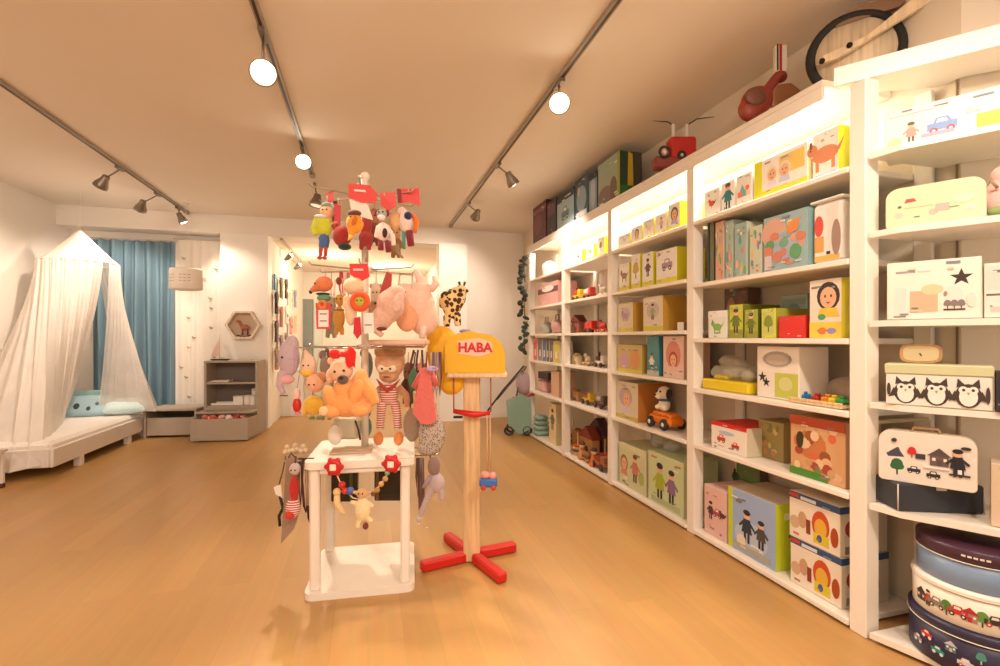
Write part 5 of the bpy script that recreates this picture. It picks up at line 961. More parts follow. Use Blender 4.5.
z0 = 1.018
def HZ(py): return EYE + (338-py)*u
pts = [(XH(447), z0), (XH(505), z0), (XH(505), HZ(360))] + [(XH(505-22+22*math.cos(a_)), HZ(356-22*math.sin(a_))) for a_ in [i*PI/2/8 for i in range(1, 9)]] + [(XH(470), HZ(331)), (XH(455), HZ(335)), (XH(447), HZ(345))]
sg = MB(M('e8b416', .5)).prism(pts, .2, (0, .1, 0), (1, 0, 0), (0, 0, 1)).build('curved_sign', t, 'yellow rounded sign with red lettering')
m = MB(M('f4c8b0', .5)).prism([(XH(459), HZ(341)), (XH(480), HZ(338)), (XH(492), HZ(342)), (XH(493), HZ(352)), (XH(480), HZ(356)), (XH(460), HZ(353))], .002, (0, -.101, 0), (1, 0, 0), (0, 0, 1)); m.m(M('c82418', .4)).text('HABA', 12.5*u, (XH(476), -.104, HZ(347.5)), (1, .0, 0), (0, 0, 1), .003, .0022); m.build('logo', sg)
ye = MB(M('f0b41c', .6)); ye.ell((XH(444), -.03, HZ(352)), (17*u, .05, 26*u)); ye.ell((XH(452), -.03, HZ(380)), (14*u, .04, 15*u)); ye.ell((XH(436), -.03, HZ(336)), (9*u, .04, 12*u)); ye.build('side_ear', t, 'orange yellow rounded side piece', fuse=.012)
sw = MB(red).tube([(XH(455), -.07, HZ(409)), (XH(475), -.09, HZ(412)), (XH(490), -.07, HZ(411))], [.012, .018, .012], 10).build('swing_bar', t)
for px in (455, 491): MB(M('b06a50', .7)).tube([(XH(px), -.07, z0-.02), (XH(px), -.07, HZ(410))], .004, 6).build('swing_cord', t)
MB(M('2a2220')).box((XH(458), 0, HZ(417)), (9*u, .02, .012), .002).build('bracket', t)
# little toy hanging from the stand
t = thing('hanging_toy', 'small blue and pink toy cart hanging on a cord beside the wooden post', 'hanging toy', (*cp(488.5, hz-.15), Zof(489, hz-.15)), -TH); u2 = (hz-.15)/F
MB(M('d8a878')).tube([(-1*u2, 0, 18*u2), (-1.5*u2, 0, 74*u2)], .0035, 6).tube([(2*u2, 0, 18*u2), (1.5*u2, 0, 74*u2)], .0035, 6).build('cords', t)
MB(M('3c70b8', .4)).box((0, 0, 7*u2), (18*u2, .06, 8*u2), .008).build('cart_body', t); m = MB(M('e0988c', .5)); m.ell((-3*u2, 0, 14*u2), (5*u2, .02, 4*u2)).ell((4*u2, 0, 13*u2), (4*u2, .02, 4*u2)).build('riders', t); MB(M('c83028', .4)).ell((-5*u2, -.035, 3*u2), (2.6*u2, .008, 2.6*u2)).ell((5*u2, -.035, 3*u2), (2.6*u2, .008, 2.6*u2)).build('wheels', t)
# giraffe standing on the yellow sign
t = Toy('giraffe_plush', 'giraffe print plush standing on the left of the yellow sign', 452, 336, 2.60, 'soft toy', None)
gm = M('e8c88c', .9, 'spots', s=42, c2='4a2c14', t=.5)
t.part('body', gm, [('e', 451, 312, 9, 15, 7), ('t', [(454, 318, 0), (461, 308, 0), (463, 299, 0)], [6, 5, 4]), ('e', 461, 298, 6, 5, 4), ('e', 443, 308, 4, 9, 4, 0, .2), ('t', [(447, 324, 0), (447, 335, -1)], [4, 3.6]), ('t', [(457, 322, 0), (458, 334, -1)], [4, 3.6])], 1.1); t.part('horn', PL('5a3a20'), [('t', [(460, 294, 0), (459, 290, 0)], [1, 1.4]), ('t', [(464, 294, 0), (465, 290, 0)], [1, 1.4])])
t.part('ear', gm, [('e', 455, 297, 3, 1.6, 1.5), ('e', 467, 299, 2.4, 1.6, 1.5)]); t.eyes([(460, 298), (464, 299)], .8, -4); t.t.location.z += .045
t = Toy('cloth_pad', 'small lilac felt pad lying on top of the yellow sign', 463, 333, 2.62, 'pad', None); t.part('pad', PL('9a8ab8'), [('e', 465, 331, 6, 2, 5)])

# ================================================================== doll pram and hangings at the far end of the shelves
pz = 5.9; t = Toy('doll_pram', 'doll pram with teal seat cloth and long dark handle by the shelf end', 530, 436, pz, 'doll pram', None)
t.part('seat_cloth', M('8aa898', .8, 'plush'), [('p', [(506, 400), (522, 394), (531, 398), (531, 428), (520, 434), (508, 424)], 12, 8)]); t.part('handle_bar', M('2c2624', .4), [('t', [(487, 411, -6), (503, 390, -2), (524, 366, 2)], .9, 6)])
t.part('handle_bar', M('4a3c38', .4), [('t', [(497, 400, 4), (511, 384, 8), (526, 368, 8)], .7, 6)]); t.part('frame', M('8a7a74', .4, 'metal'), [('t', [(516, 398, 0), (520, 380, 0), (526, 366, 0)], .9, 6), ('t', [(512, 424, 6), (520, 405, 6), (528, 396, 6)], .9, 6)]); t.part('red_trim', M('d04a48', .5), [('t', [(512, 398, -1), (522, 397, -2), (534, 394, -1)], 1.4, 6)])
for x, d in ((509, -3), (527, -3), (511, 12), (527, 12)): t.part('wheel', M('3a3430', .6), [('r', x, 430, 4, 1.2, d)])
t.part('hood', PL('b09aa0'), [('e', 524, 384, 8, 12, 8, 4)])
for k, (y0, y1, c, lab) in enumerate(((258, 282, '262a20', 'dark green leafy garland highest on the shelf end panel'), (288, 318, '28301f', 'dark green leafy garland in the middle of the shelf end panel'), (324, 352, '38503c', 'green leafy garland lowest on the shelf end panel'))):
    t = Toy('leaf_garland', lab, 524, y1, 5.85, 'garland', 'garlands on the shelf end'); rd = random.Random(k)
    t.part('stem', M('5a4a34'), [('t', [(527, y0-3, 0), (524, (y0+y1)/2, 0), (525, y1, 0)], .6, 5)]); t.part('leaves', PL(c), [('e', 523+rd.uniform(-3, 3), y0+(y1-y0)*i/8, rd.uniform(2, 4), rd.uniform(1.6, 3), 2, rd.uniform(-2, 2), rd.uniform(-1, 1)) for i in range(9)])

# ================================================================== left side: bed with canopy
BX0, BX1, BY0, BY1 = -3.53, -2.60, 4.98, 6.86
t = thing('bed', 'low grey white bed with thin pale mattress under the canopy', 'bed', ((BX0+BX1)/2, (BY0+BY1)/2, 0)); W_, L_ = BX1-BX0, BY1-BY0
fr = M('e6ddd2', .5)
MB(fr).box((W_/2-.015, 0, .17), (.03, L_-.002, .16), .006).build('side_board', t); MB(fr).box((-W_/2+.015, 0, .17), (.03, L_-.002, .16), .006).build('side_board', t)
MB(fr).box((0, -L_/2+.015, .17), (W_-.062, .03, .16), .006).build('foot_board', t); MB(fr).box((0, L_/2-.015, .17), (W_-.062, .03, .16), .006).build('head_board', t)
for sx in (-1, 1):
    for yy in (-.5, .45, L_-1.0): 
        MB(fr).box((sx*(W_/2-.03), yy, .05), (.055, .07, .10), .004).build('leg', t)
MB(M('eee8df', .8, 'plush')).box((0, 0, .245), (W_-.07, L_-.07, .12), .03).build('mattress', t)
def cushion(name, label, px, py, z, w, h, d, mat, art=None, group='pillows on the bed', tilt=-.5):
    X, Y = cp(px, z); t = thing(name, label, 'pillow', (X, Y, .318+h*.40), .1, group); R = rotm(tilt); m = MB(mat); n = 16; vs = []; fs = []
    for sgn in (1, -1):
        for j in range(n+1):
            for i in range(n+1):
                a_, b_ = i/n*2-1, j/n*2-1; e = max(0, (1-a_**4)*(1-b_**4))**.5; vs.append(R @ Vector((a_*w/2*(1-.08*b_*b_), -sgn*d/2*e, b_*h/2*(1-.08*a_*a_))))
    N_ = (n+1)**2
    for s_ in (0, 1):
        for j in range(n):
            for i in range(n):
                q = [s_*N_+j*(n+1)+i, s_*N_+j*(n+1)+i+1, s_*N_+(j+1)*(n+1)+i+1, s_*N_+(j+1)*(n+1)+i]; fs.append(q if s_ == 0 else q[::-1])
    m.add(vs, fs, True).build('cover', t)
    if art: mm = MB(mat); art(mm, R, d); mm.build('print', t)
    return t
def starp(mm, R, d):
    for x, z_, s_, c in ((-.08, -.02, .07, '2c3a3c'), (.03, -.05, .05, '3a4a50'), (.10, .0, .04, '4a6a80')):
        mm.m(M(c)); mm.ell(R @ Vector((x, -d/2*.93, z_)), (s_*.5, .006, s_*.6), R)
cushion('pillow', 'light blue star printed pillow with dark marks, left on the bed', 88, 405, 5.5, .42, .26, .12, M('a4c4d0', .9, 'plush'), starp)
cushion('pillow', 'sea green pillow leaning behind the printed one', 82, 400, 5.75, .40, .30, .12, M('8fb8b8', .9, 'plush'), None)
cushion('pillow', 'pale aqua pillow lying at the right side of the bed', 126, 409, 5.6, .42, .22, .12, M('c4dcdc', .9, 'plush'), None, tilt=-.9)
# canopy of tulle
cX, cY = cp(80, 5.25); t = thing('bed_canopy', 'white tulle bed canopy hung from a point and spreading over the bed', 'bed canopy', (cX, cY, 0))
za = Zof(230, 5.25); zr = Zof(263, 5.25); rr = .34
tul = M('f6f0e8', .9, 'tulle', lo=.72, hi=.92); tulc = M('faf6ef', .9, 'tulle', lo=.82, hi=.96)
def surf(fn, nu_, nv, mat, name, closed=False):
    vs = [fn(i/nu_, j/nv) for j in range(nv+1) for i in range(nu_+1)]; fs = [(j*(nu_+1)+i, j*(nu_+1)+i+1, (j+1)*(nu_+1)+i+1, (j+1)*(nu_+1)+i) for j in range(nv) for i in range(nu_)]
    return MB(mat).add(vs, fs, True).build(name, t)
def cone(u_, v_):
    a_ = u_*2*PI; r = rr*(v_**.85)*(1+.02*math.sin(a_*14)*v_); return Vector((r*math.cos(a_), r*math.sin(a_), za+(zr-za)*v_ - .02*math.sin(v_*PI)))
surf(cone, 96, 12, tulc, 'cone_top')
MB(M('efe6da')).torus((0, 0, zr), rr, .007, None, 48, 8).build('hoop', t); MB(M('efe6da')).tube([(0, 0, za), (0, 0, H-.01)], .003, 5).build('hanging_cord', t)
# gathered skirt: hem position by angle round the hoop
def L3(px, z, py): X, Y = cp(px, z); return Vector((X-cX, Y-cY, Zof(py, z)))
def drape(a0, a1, hem, name, folds, mat=tul, sag=.0, amp=.03):
    def fn(u_, v_):
        a_ = a0+(a1-a0)*u_; top = Vector((rr*math.cos(a_), rr*math.sin(a_), zr)); k = u_*(len(hem)-1); i = min(int(k), len(hem)-2); f = k-i; bot = hem[i].lerp(hem[i+1], f)
        e = v_**1.35; p = Vector((top.x+(bot.x-top.x)*e, top.y+(bot.y-top.y)*e, top.z+(bot.z-top.z)*v_))
        w_ = amp*(.25+.75*v_)*math.sin(u_*folds*2*PI+1.3*math.sin(v_*3+u_*9)) + amp*.3*math.sin(u_*folds*5.1*PI); d_ = Vector((math.cos(a_), math.sin(a_), 0)); q = p + d_*w_; q.x = max(q.x, XL+.03-cX); q.y = min(q.y, YB+.08-cY); return q
    return surf(fn, 160, 30, mat, name)
hem1 = [L3(68, 5.5, 402), L3(62, 5.0, 425), L3(52, 4.5, 446), L3(38, 4.05, 466), L3(5, 3.95, 474), L3(-45, 4.1, 470), L3(-70, 4.6, 455), L3(-40, 5.3, 435), L3(20, 6.3, 410)]
drape(-.55, -4.1, hem1, 'left_drape', 13, amp=.035)
hem2 = [L3(98, 5.5, 405), L3(112, 5.55, 408), L3(132, 5.6, 409), L3(156, 5.65, 412), L3(158, 6.1, 410), L3(130, 6.5, 405)]
drape(-.35, 1.5, hem2, 'right_drape', 7, M('f2ece4', .9, 'tulle', lo=.5, hi=.8), amp=.02)
# small white stool leg at the left edge
X, Y = cp(-8, 3.75); t = thing('stool', 'white stool with dark feet cut by the left edge', 'stool', (X, Y, 0), 0)
MB(M('e8e0d6')).box((-.1, 0, .3), (.26, .26, .03), .008).build('seat', t)
for sx in (-.19, .0):
    for sy in (-.1, .1):
        l_ = MB(M('e8e0d6')).box((sx, sy, .16), (.03, .03, .25), .004).build('leg', t); MB(M('5a2c24')).box((sx, sy, .0175), (.034, .034, .035), .004).build('foot_cap', l_)

# ================================================================== curtains and pendant
def curtain(name, label, px0, px1, z0_, ytop, ybot, mat, folds, amp, cat='curtain', birds=False):
    x0, y0 = cp(px0, z0_); x1, _ = cp(px1, z0_); yy = YB+.2; x0 = cp(px0, 6.1)[0] if False else x0
    t = thing(name, label, cat, ((x0+x1)/2, yy, 0)); w = x1-x0; zt, zb = Zof(ytop, z0_), Zof(ybot, z0_); n, k = folds*12, 14; vs = []
    for s_ in (0, .004):
        for j in range(k+1):
            for i in range(n+1):
                u_ = i/n; v_ = j/k; q = amp*(.7+.5*v_)*math.sin(u_*folds*2*PI+.6*math.sin(u_*13+v_*2)); vs.append(((u_-.5)*w, q+s_, zt+(zb-zt)*v_))
    N_ = (n+1)*(k+1); fs = []
    for s_ in (0, 1):
        for j in range(k):
            for i in range(n):
                q = [s_*N_+j*(n+1)+i, s_*N_+(j+1)*(n+1)+i, s_*N_+(j+1)*(n+1)+i+1, s_*N_+j*(n+1)+i+1]; fs.append(q if s_ == 0 else q[::-1])
    m = MB(mat).add(vs, fs, True)
    MB(M('d8ccba')).tube([(-w/2-.02, 0, zt+.012), (w/2+.02, 0, zt+.012)], .01, 8).build('curtain_rod', t)
    if birds:
        rd = random.Random(4)
        for i in range(15):
            A = Art(m, (-w/2+rd.uniform(.03, w-.12), -amp*1.3-.003, zb+.1+(zt-zb-.25)*i/15), (1, 0, 0), (0, 0, 1), .07, .07); mot(A, 'bird', .5, .5, .9, rd.choice(['a89c88', '8a9484', 'c8a488']), '6a6458')
    m.build('fabric', t); return t
curtain('curtain', 'blue teal pleated curtain behind the bed canopy', 96, 171, 6.1, 240, 411, M('7898a8', .8, 'wood', sc=(7, 7, .25)), 7, .055)
curtain('sheer_curtain', 'white curtain panel with tiny bird print beside the column', 172, 219, 6.15, 238, 409, M('f0e8dc', .8), 5, .012, 'curtain', True)
X, Y = cp(186, 5.7); t = thing('pendant_lamp', 'white drum pendant lamp shade in front of the bird print curtain', 'pendant lamp', (X, Y, Zof(290, 5.7)), -TH); u = 5.7/F
m = MB(M('faf4ea', .7)); m.lathe([(13*u, 0), (14.5*u, 1*u), (14*u, 20*u), (13.6*u, 21*u), (13.4*u, 20*u), (13.9*u, 1.2*u)], n=32).build('lamp_shade', t)
m = MB(M('c8b8a8'))
for dy in (8, 11, 14):
    for i in range(7):
        a_ = -PI/2-.75+i*.25
        if i != 3: m.box((14.4*u*math.cos(a_), 14.4*u*math.sin(a_), dy*u), (.004, 2.6*u, .7*u), 0, Matrix.Rotation(a_, 3, 'Z'))
m.build('printed_lines', t); MB(M('e8e0d4')).tube([(0, 0, 20*u), (0, 0, H-Zof(290, 5.7)-.01)], .003, 5).build('cord', t); MB(M('e8e0d4')).lathe([(.03, H-Zof(290, 5.7)-.022), (.04, H-Zof(290, 5.7)-.002)], n=16).build('ceiling_rose', t)

# ================================================================== grey storage furniture
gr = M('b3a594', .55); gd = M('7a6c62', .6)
cz = 5.85; u = cz/F; X0c, Y0c = cp(229.5, cz); AW = -math.radians(8)
t = thing('shelf_cabinet', 'grey open cabinet with two shelves against the white column', 'cabinet', (X0c, Y0c+.06, 0), AW); w, h, d = 51*u, Zof(361, cz), .29
for sx in (-1, 1): MB(gr).box((sx*(w/2-.014), d/2, h/2-.01), (.028, d, h-.02), .003).build('side_panel', t)
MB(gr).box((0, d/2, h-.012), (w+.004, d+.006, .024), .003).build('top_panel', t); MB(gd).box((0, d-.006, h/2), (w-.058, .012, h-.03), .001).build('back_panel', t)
for z_ in (.655, .365, .06): MB(gr).box((0, d/2-.01, z_-.012), (w-.058, d-.03, .024), .003).build('shelf_board', t)
MB(gr).box((0, .014, .21), (w-.058, .02, .27), .003).build('lower_front', t)
cab = (X0c, Y0c+.06, AW)
def oncab(dx, dy, z): a_ = AW; return (cab[0]+dx*math.cos(a_)-dy*math.sin(a_), cab[1]+dx*math.sin(a_)+dy*math.cos(a_), z)
# long low bench
bz = 5.78; x, y = cp(170.5, bz); t = thing('storage_bench', 'long low grey bench with one drawer between bed and cabinet', 'storage bench', (x, y, 0), AW); w2 = 49*bz/F; h2 = Zof(409, bz)
MB(gr).box((0, .2, h2-.012), (w2, .42, .024), .003).build('top_panel', t)
for sx in (-1, 1): MB(gr).box((sx*(w2/2-.012), .2, (h2-.025)/2), (.024, .42, h2-.026), .003).build('side_panel', t)
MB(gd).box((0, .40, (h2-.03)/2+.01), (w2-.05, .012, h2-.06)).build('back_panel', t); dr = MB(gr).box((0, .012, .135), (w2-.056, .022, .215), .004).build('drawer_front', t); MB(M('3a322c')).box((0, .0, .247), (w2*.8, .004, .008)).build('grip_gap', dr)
# second bench + pulled drawer box with red toys
bz2 = 5.56; x, y = cp(219.5, bz2); t = thing('toy_crate', 'grey open crate filled with red and pink toys in front of the cabinet', 'crate', (x, y, 0), AW); w3 = 54*bz2/F; hc = .25
MB(gr).box((0, 0, hc/2+.012), (w3, .02, hc), .004).build('front_panel', t); MB(gr).box((0, .30, hc/2+.012), (w3, .02, hc), .004).build('back_panel', t)
for sx in (-1, 1): MB(gr).box((sx*(w3/2-.01), .15, hc/2+.012), (.02, .278, hc), .004).build('side_panel', t)
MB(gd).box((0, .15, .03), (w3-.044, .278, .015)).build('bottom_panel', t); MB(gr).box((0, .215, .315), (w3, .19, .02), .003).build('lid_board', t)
for sx in (-1, 1): MB(gr).box((sx*(w3/2-.01), .30, .288), (.02, .02, .035)).build('lid_support', t)
def oncr(dx, dy, z): return (x+dx*math.cos(AW)-dy*math.sin(AW), y+dx*math.sin(AW)+dy*math.cos(AW), z)
for k, (dx, dy, r, c, lab) in enumerate(((-.2, .10, .055, 'd87068', 'coral ball, leftmost in the grey crate'), (-.11, .08, .06, 'd8584c', 'red soft ball, second from the left in the grey crate'), (-.02, .11, .055, 'e8a898', 'pale pink soft ball in the grey crate'), (.07, .08, .05, 'f0dcd0', 'cream soft ball with dark spots in the grey crate'), (.15, .10, .055, 'c8504c', 'red plush lump, second from the right in the grey crate'), (.23, .09, .05, 'b83c3c', 'dark red plush, rightmost in the grey crate'))):
    p = oncr(dx, dy, .20); tt = thing('toy_ball', lab, 'ball', p, 0, 'soft toys in the grey crate'); r *= .72; MB(PL(c)).ell((0, 0, .06), (r, r, r*.9)).build('ball', tt); MB(PL('f0d8cc' if k % 2 else '8a3038')).torus((0, 0, .06), r*.95, .006, rotm(.6*k, .4), 20, 6).build('seam_band', tt)
    MB(PL('c87468')).ell((0, 0, -.055), (r*.8, r*.8, .1)).build('lower_body', tt)
# things on the cabinet
t = thing('model_sailboat', 'small model sailboat with pale sails on top of the grey cabinet', 'model boat', oncab(-.19, .12, h+.001), AW); u = cz/F
MB(M('2c2420')).prism([(-.10, .018), (.13, .018), (.10, 0), (-.07, 0)], .05, (0, .025, 0), (1, 0, 0), (0, 0, 1)).build('hull', t); MB(M('c8b8a0')).tube([(.01, 0, .018), (.01, 0, .32)], .004, 6).build('mast', t)
MB(M('f4ece4')).prism([(.018, .04), (.10, .04), (.018, .29)], .003, (0, 0, 0), (1, 0, 0), (0, 0, 1)).build('main_sail', t); MB(M('ecc8c0')).prism([(.0, .05), (-.09, .05), (.0, .27)], .003, (0, 0, 0), (1, 0, 0), (0, 0, 1)).build('fore_sail', t)
t = thing('paper_stack', 'thin stack of white papers on the upper cabinet shelf', 'papers', oncab(-.16, .12, .656), AW); m = MB(M('efe8de')); m.box((0, 0, .006), (.22, .15, .010)).box((.01, .01, .015), (.2, .14, .006), 0, rotm(0, 0, .1)); m.build('sheets', t)
t = thing('tray', 'flat white tray on the lower cabinet shelf', 'tray', oncab(-.12, .12, .366), AW); m = MB(WHITE); m.box((0, 0, .008), (.26, .16, .014), .004).box((0, -.077, .02), (.26, .008, .018), .002).box((0, .077, .02), (.26, .008, .018), .002); m.build('tray_body', t)
t = thing('small_box', 'small square white box on the lower cabinet shelf', 'box', oncab(.06, .1, .366), AW); MB(WHITE).box((0, 0, .05), (.11, .10, .1), .004).build('carton', t); MB(M('e8e0d4')).box((0, 0, .106), (.116, .106, .012), .003).build('lid', t)
def canister(label, dx, dy, z, r, h_):
    t = thing('white_canister', label, 'canister', oncab(dx, dy, z), 0, 'white canisters on the lower cabinet shelf'); MB(M('f2eadf', .5)).lathe([(r*.95, 0), (r, .005), (r, h_*.8), (r*.9, h_*.84)], n=20).build('body', t); MB(M('e6dccf', .5)).lathe([(r*1.03, h_*.82), (r*1.03, h_*.95), (r*.5, h_)], n=20).build('lid', t)
canister('low white canister left of the taller one on the cabinet shelf', .16, .1, .366, .045, .12); canister('white canister in the middle of the group on the cabinet shelf', .23, .16, .366, .045, .2); canister('small white canister nearest the cabinet side', .235, .06, .366, .035, .12)
# hexagon shelf on the column
hz_ = 6.2; u = hz_/F; x, y = cp(243, hz_); yf = YB - .001; t = thing('hexagon_shelf', 'hexagonal pale wooden wall shelf on the white column', 'wall shelf', (x, yf, Zof(325, hz_))); r1, r2 = 16*u, 13.6*u
m = MB(M('ead8c2', .5, 'wood')); pts = lambda r: [(r*math.cos(PI/6*0+i*PI/3), r*math.sin(i*PI/3)) for i in range(6)]
A1, A2 = pts(r1), pts(r2); vs = [(a_[0], yy_, a_[1]) for yy_ in (0, -.12) for ring in (A1, A2) for a_ in ring]; fs = []
for i in range(6):
    j = (i+1) % 6; fs += [(12+i, 12+j, 18+j, 18+i), (i, 6+i, 6+j, j), (i, j, 12+j, 12+i), (6+i, 18+i, 18+j, 6+j)]
m.add(vs, fs).build('hexagon_frame', t); MB(M('d8c0a4', .6)).prism(A2, .004, (0, -.001, 0), (1, 0, 0), (0, 0, 1)).build('back_panel', t)
t = thing('wooden_figure', 'small brown and cream toy horse inside the hexagon shelf', 'wooden figure', (x, yf-.06, Zof(325, hz_)-r2*.866+.001)); m = MB(M('b06a4c', .6)); m.ell((.02, 0, .12), (.055, .03, .035)).tube([(-.02, 0, .13), (-.05, 0, .19)], [.022, .015]).ell((-.06, 0, .2), (.03, .016, .018)); m.build('body', t, fuse=.006)
for dx in (-.01, .05): MB(M('7a3c28')).tube([(dx, 0, .1), (dx-.005, 0, .02)], .01).build('leg', t)
MB(M('4a3028')).tube([(-.08, 0, .02), (-.02, 0, .006), (.04, 0, .006), (.09, 0, .02)], .007).build('rocker', t)

# ================================================================== hall beyond the opening
t = thing('light_track', 'short grey track on the lower hall ceiling beyond the opening', 'light track', (cp(298, 8.1)[0], 8.1, BZ)); MB(M('a89a86', .5)).box((0, 0, -.013), (.034, 2.0, .024), .003).build('rail', t)
for k, (px, z_) in enumerate(((284, 7.4), (303, 8.4))):
    xx, yy = cp(px, z_); t = thing('track_spotlight', ('grey hall spotlight nearer the white column', 'grey hall spotlight farther down the hall')[k], 'spotlight', (cp(298, 8.1)[0], yy, BZ-.026), 0, 'hall spotlights'); MB(metal0 := M('8d8478', .35, 'metal')).tube([(0, 0, 0), (-.02, -.03, -.07)], .008).build('arm', t)
    MB(metal0).lathe([(.02, -.06), (.03, -.02), (.052, .06), (.046, .06)], (-.05, -.03, -.1), 18, rotm(0, .9)).build('lamp_head', t)
    MB(M('fff2d8', .3, 'emit', e=12)).ell((-.05+.055*math.sin(.9)*-1*-1, -.03, -.1+.055*math.cos(.9)), (.03,)*3).build('lamp_bulb', t)
wallx = xh - .008
rd = random.Random(9)
cols = ['b8a090', '8a7a78', 'd8c8bc', '6a5a58', 'c89088', 'a8a89a', '5a6a78', 'e0c8b8']
nm = ['dark grey', 'cream', 'lilac', 'brown', 'pink', 'sage', 'slate', 'peach']
spec = [(7.32, 1.98, 'sky blue', '3a90c8'), (7.32, 1.70, 'charcoal', '4a4440'), (7.32, 1.30, 'plum', '6a4a50'), (7.32, .92, 'tan', 'b89478'), (7.7, 1.95, 'olive', '8a8a6c'), (7.7, 1.52, 'rose', 'c88a80'), (7.7, 1.10, 'mauve', '9a808c'), (8.15, 1.98, 'dark brown', '4a3428'), (8.15, 1.58, 'white', 'efe6da'), (8.15, 1.14, 'grey', 'a09488'), (8.6, 1.85, 'cream', 'e8dcc8'), (8.6, 1.42, 'pink', 'e0a8a0'), (9.1, 1.9, 'slate', '8a94a0'), (9.1, 1.45, 'peach', 'e8c0a0')]
for i, (yy, zz_, n_, c) in enumerate(spec):
    t = thing('hanging_garment' if i else 'blue_card', (n_ + (' small garment on the hall wall rail, ' if i else ' card sign high on the hall wall, ') + ('first' if yy < 7.5 else 'second' if yy < 7.9 else 'third' if yy < 8.3 else 'fourth' if yy < 8.8 else 'last') + ' column from the white column'), 'garment' if i else 'card', (wallx+.0, yy, zz_), 0, 'garments on the hall wall' if i else None)
    if i == 0: MB(M(c)).box((.03, 0, 0), (.02, .12, .22), .003).build('card', t); MB(M('d8e4ec')).box((.041, 0, .02), (.003, .08, .05)).build('print', t); continue
    MB(chrome).tube([(.0, 0, .14), (.07, 0, .14), (.08, 0, .15)], .004, 6).build('hook', t)
    m = MB(M(c, .9, 'spots', s=30+4*i, c2=cols[i % 8], t=.3) if i % 2 else PL(c)); m.prism([(-.10, .10), (-.04, .14), (.04, .14), (.10, .10), (.08, .04), (.06, .06), (.07, -.16), (-.07, -.16), (-.06, .06), (-.08, .04)], .03, (.035, 0, 0), (0, 1, 0), (0, 0, 1)); m.build('cloth', t)
    MB(M(cols[(i+3) % 8])).box((.068, .02*(i % 3-1), -.03), (.004, .06, .05)).build('patch', t)
t = thing('hall_shelf', 'white low shelf with pale toys along the hall wall behind the hanging toys', 'shelf', (xh+.16, 8.6, 0)); MB(WHITE).box((0, 0, .7), (.3, 1.3, .03), .004).build('shelf_board', t)
for sy in (-.63, .63): MB(WHITE).box((0, sy, .34), (.3, .03, .68), .004).build('side_panel', t)

# ------------------------------------------------------------------ track lights
metal = M('8d8478', .35, 'metal'); dark = M('3a342e', .5)
def track(name, label, x, y0, y1):
    t = thing(name, label, 'light track', (x, 0, H), 0, 'ceiling light tracks')
    MB(M('a89a86', .5)).box((0, (y0+y1)/2, -.0145), (.036, y1-y0, .025), .003).build('rail', t)
    MB(dark).box((0, (y0+y1)/2, -.0275), (.014, y1-y0-.02, .002)).build('conductor_slot', t)
    MB(M('a89a86', .5)).box((0, y1-.03, -.02), (.05, .09, .036), .004).build('end_feed', t)
track('light_track', 'short grey ceiling track over the canopy bed on the left', -2.2, 1.2, Y_at_X(187, -2.2))
track('light_track', 'middle grey ceiling track running towards the hanging soft toys', -.52, .2, 5.0)
track('light_track', 'right grey ceiling track beside the tall white shelving', 1.13, .3, 6.75)
def spot(label, pos, aim, watts, glow, size=1.0, track_x=None):
    x, y, z = pos; t = thing('track_spotlight', label, 'spotlight', (x, y, z), 0, 'track spotlights')
    a = (Vector(aim) - Vector(pos)).normalized(); q = a.to_track_quat('Z', 'Y').to_matrix()
    tx = (track_x if track_x is not None else x) - x
    top = H - .03 - z
    MB(metal).box((tx, 0, top-.012), (.034, .12, .024), .003).build('adapter', t)
    MB(metal).tube([(tx, 0, top-.02), (tx*.6, 0, top*.45+.01), (-a.x*.02, -a.y*.02, -a.z*.02)], .007).build('arm', t)
    MB(metal).lathe([(.018*size, -.05), (.026*size, -.045), (.03*size, -.01), (.05*size, .045), (.055*size, .075), (.050*size, .075), (.044*size, .05)], n=20, R=q).build('lamp_head', t)
    MB(M('fff2d8', .3, 'emit', e=glow*.5)).ell((a.x*.062, a.y*.062, a.z*.062), (.044*size, .044*size, .02), q).build('lamp_bulb', t)
    if watts:
        l = bpy.data.lights.new('spot', 'SPOT'); l.energy = watts; l.color = (1, .81, .66); l.spot_size = math.radians(92); l.spot_blend = .7; l.shadow_soft_size = .05
        o = bpy.data.objects.new('spot', l); C.objects.link(o); o.location = Vector(pos) + a*.10; o.rotation_euler = (-a).to_track_quat('Z', 'Y').to_euler()
zz = z_at_X(263, -.52); X, Y = cp(263, zz); spot('bright track lamp shining at the viewer, highest of the middle track', (X, Y, 2.58), (0, .3, .6), 120, 80, 1.2)
zz = z_at_X(303, -.52); X, Y = cp(303, zz); spot('bright track lamp just above the hanging toys, lower on the middle track', (X, Y, 2.68), (0, .8, .3), 120, 80, 1.2)
zz = z_at_X(559, 1.13); X, Y = cp(559, zz); spot('bright track lamp on the right track, in front of the shelves', (X, Y, 2.66), (.3, .4, .5), 120, 80, 1.2)
X, Y = cp(317, 4.9); spot('unlit looking dark lamp pointing down behind the top left toys', (X, Y, 2.62), (X-.2, Y-.1, 1.0), 0, 1, 1.3, -.52)
X, Y = cp(104, z_at_X(118, -2.2)); spot('left track lamp nearest the viewer, turned down to the left wall', (X, Y, 2.64), (-3.4, Y+.6, 1.2), 85, 25, 1.1, -2.2)
X, Y = cp(142, z_at_X(156, -2.2)); spot('left track lamp in the middle of three, above the blue curtain', (X, Y, 2.64), (-3.2, Y+1, 1.3), 80, 12, 1.1, -2.2)
X, Y = cp(182, z_at_X(180, -2.2)); spot('left track lamp at the far tip of the track', (X, Y-.05, 2.66), (-1.6, 6.9, 1.5), 40, 25, 1.0, -2.2)
X, Y = cp(510, z_at_X(497, 1.13)); spot('right track lamp nearer the elephant boxes, turned to the shelves', (X, Y, 2.66), (2.1, Y+.3, 1.4), 70, 25, 1.1, 1.13)
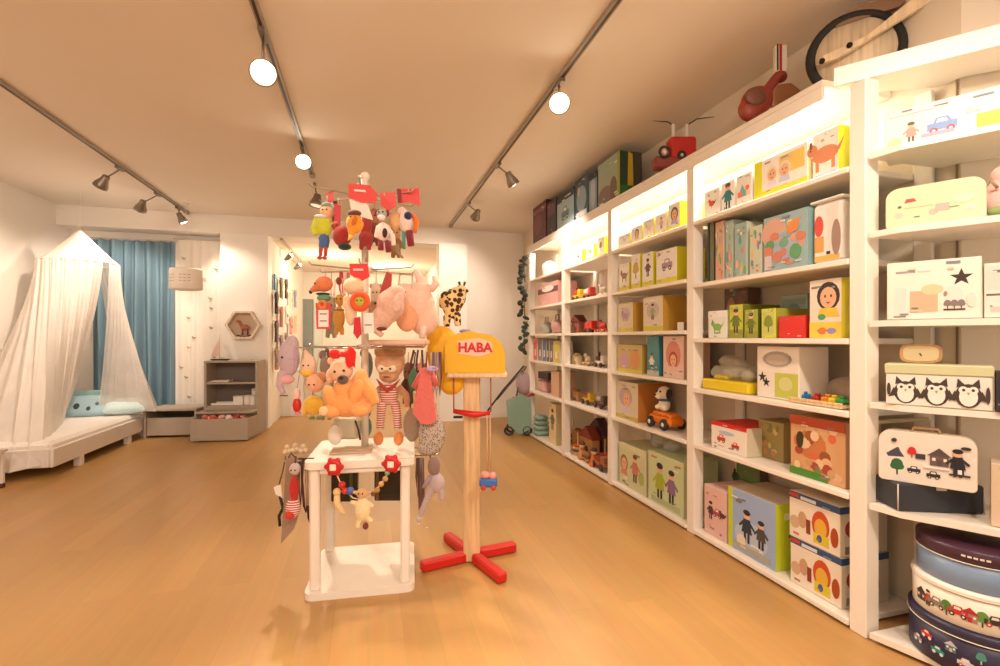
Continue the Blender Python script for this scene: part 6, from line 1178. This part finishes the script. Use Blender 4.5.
X, Y = cp(477, z_at_X(468, 1.13)); spot('right track lamp at the far tip by the back wall', (X, Y, 2.66), (.9, 7, 1.5), 60, 25, 1.1, 1.13)
for i, (x, y, ax, ay, wt) in enumerate(((-.52, -.6, -1.6, 2.6, 90), (1.13, -.5, 1.4, 2.6, 90), (1.13, .6, 2.3, 1.2, 60), (-2.2, 1.6, -3.2, 4.2, 95), (-2.2, -.6, -1.6, 2.2, 60))):  # unseen spots without lamp heads, added as fill light for the room
    l = bpy.data.lights.new('fill_spot', 'SPOT'); l.energy = wt; l.color = (1, .81, .66); l.spot_size = math.radians(125); l.spot_blend = .8; l.shadow_soft_size = .08
    o = bpy.data.objects.new('fill_spot', l); C.objects.link(o); o.location = (x, y, 2.6); o.rotation_euler = (Vector((x, y, 2.6)) - Vector((ax, ay, 0))).to_track_quat('Z', 'Y').to_euler()
for (x, y) in ((-.6, 8.3), (.4, 9.3)):
    l = bpy.data.lights.new('hall_lamp', 'POINT'); l.energy = 24; l.color = (1, .82, .6); l.shadow_soft_size = .12
    o = bpy.data.objects.new('hall_lamp', l); C.objects.link(o); o.location = (x, y, 2.2)

# ------------------------------------------------------------------ camera, world, colour
cam = bpy.data.cameras.new('camera'); co = bpy.data.objects.new('camera', cam); C.objects.link(co)
cam.sensor_width = 36; cam.lens = F/1000*36; cam.shift_y = 5/1000; cam.clip_start = .05
co.location = (0, 0, EYE); co.rotation_euler = (PI/2, 0, -TH)
sc = bpy.context.scene; sc.camera = co
wd = bpy.data.worlds.new('world'); sc.world = wd; wd.use_nodes = True
wd.node_tree.nodes['Background'].inputs[0].default_value = (1, .83, .70, 1); wd.node_tree.nodes['Background'].inputs[1].default_value = .85
sc.view_settings.view_transform = 'Standard'; sc.view_settings.look = 'None'; sc.view_settings.gamma = 1
sc.view_settings.use_curve_mapping = False; sc.view_settings.exposure = .34
sc.cycles.use_denoising = True; sc.cycles.max_bounces = 8; sc.cycles.transparent_max_bounces = 12; sc.cycles.sample_clamp_indirect = 6
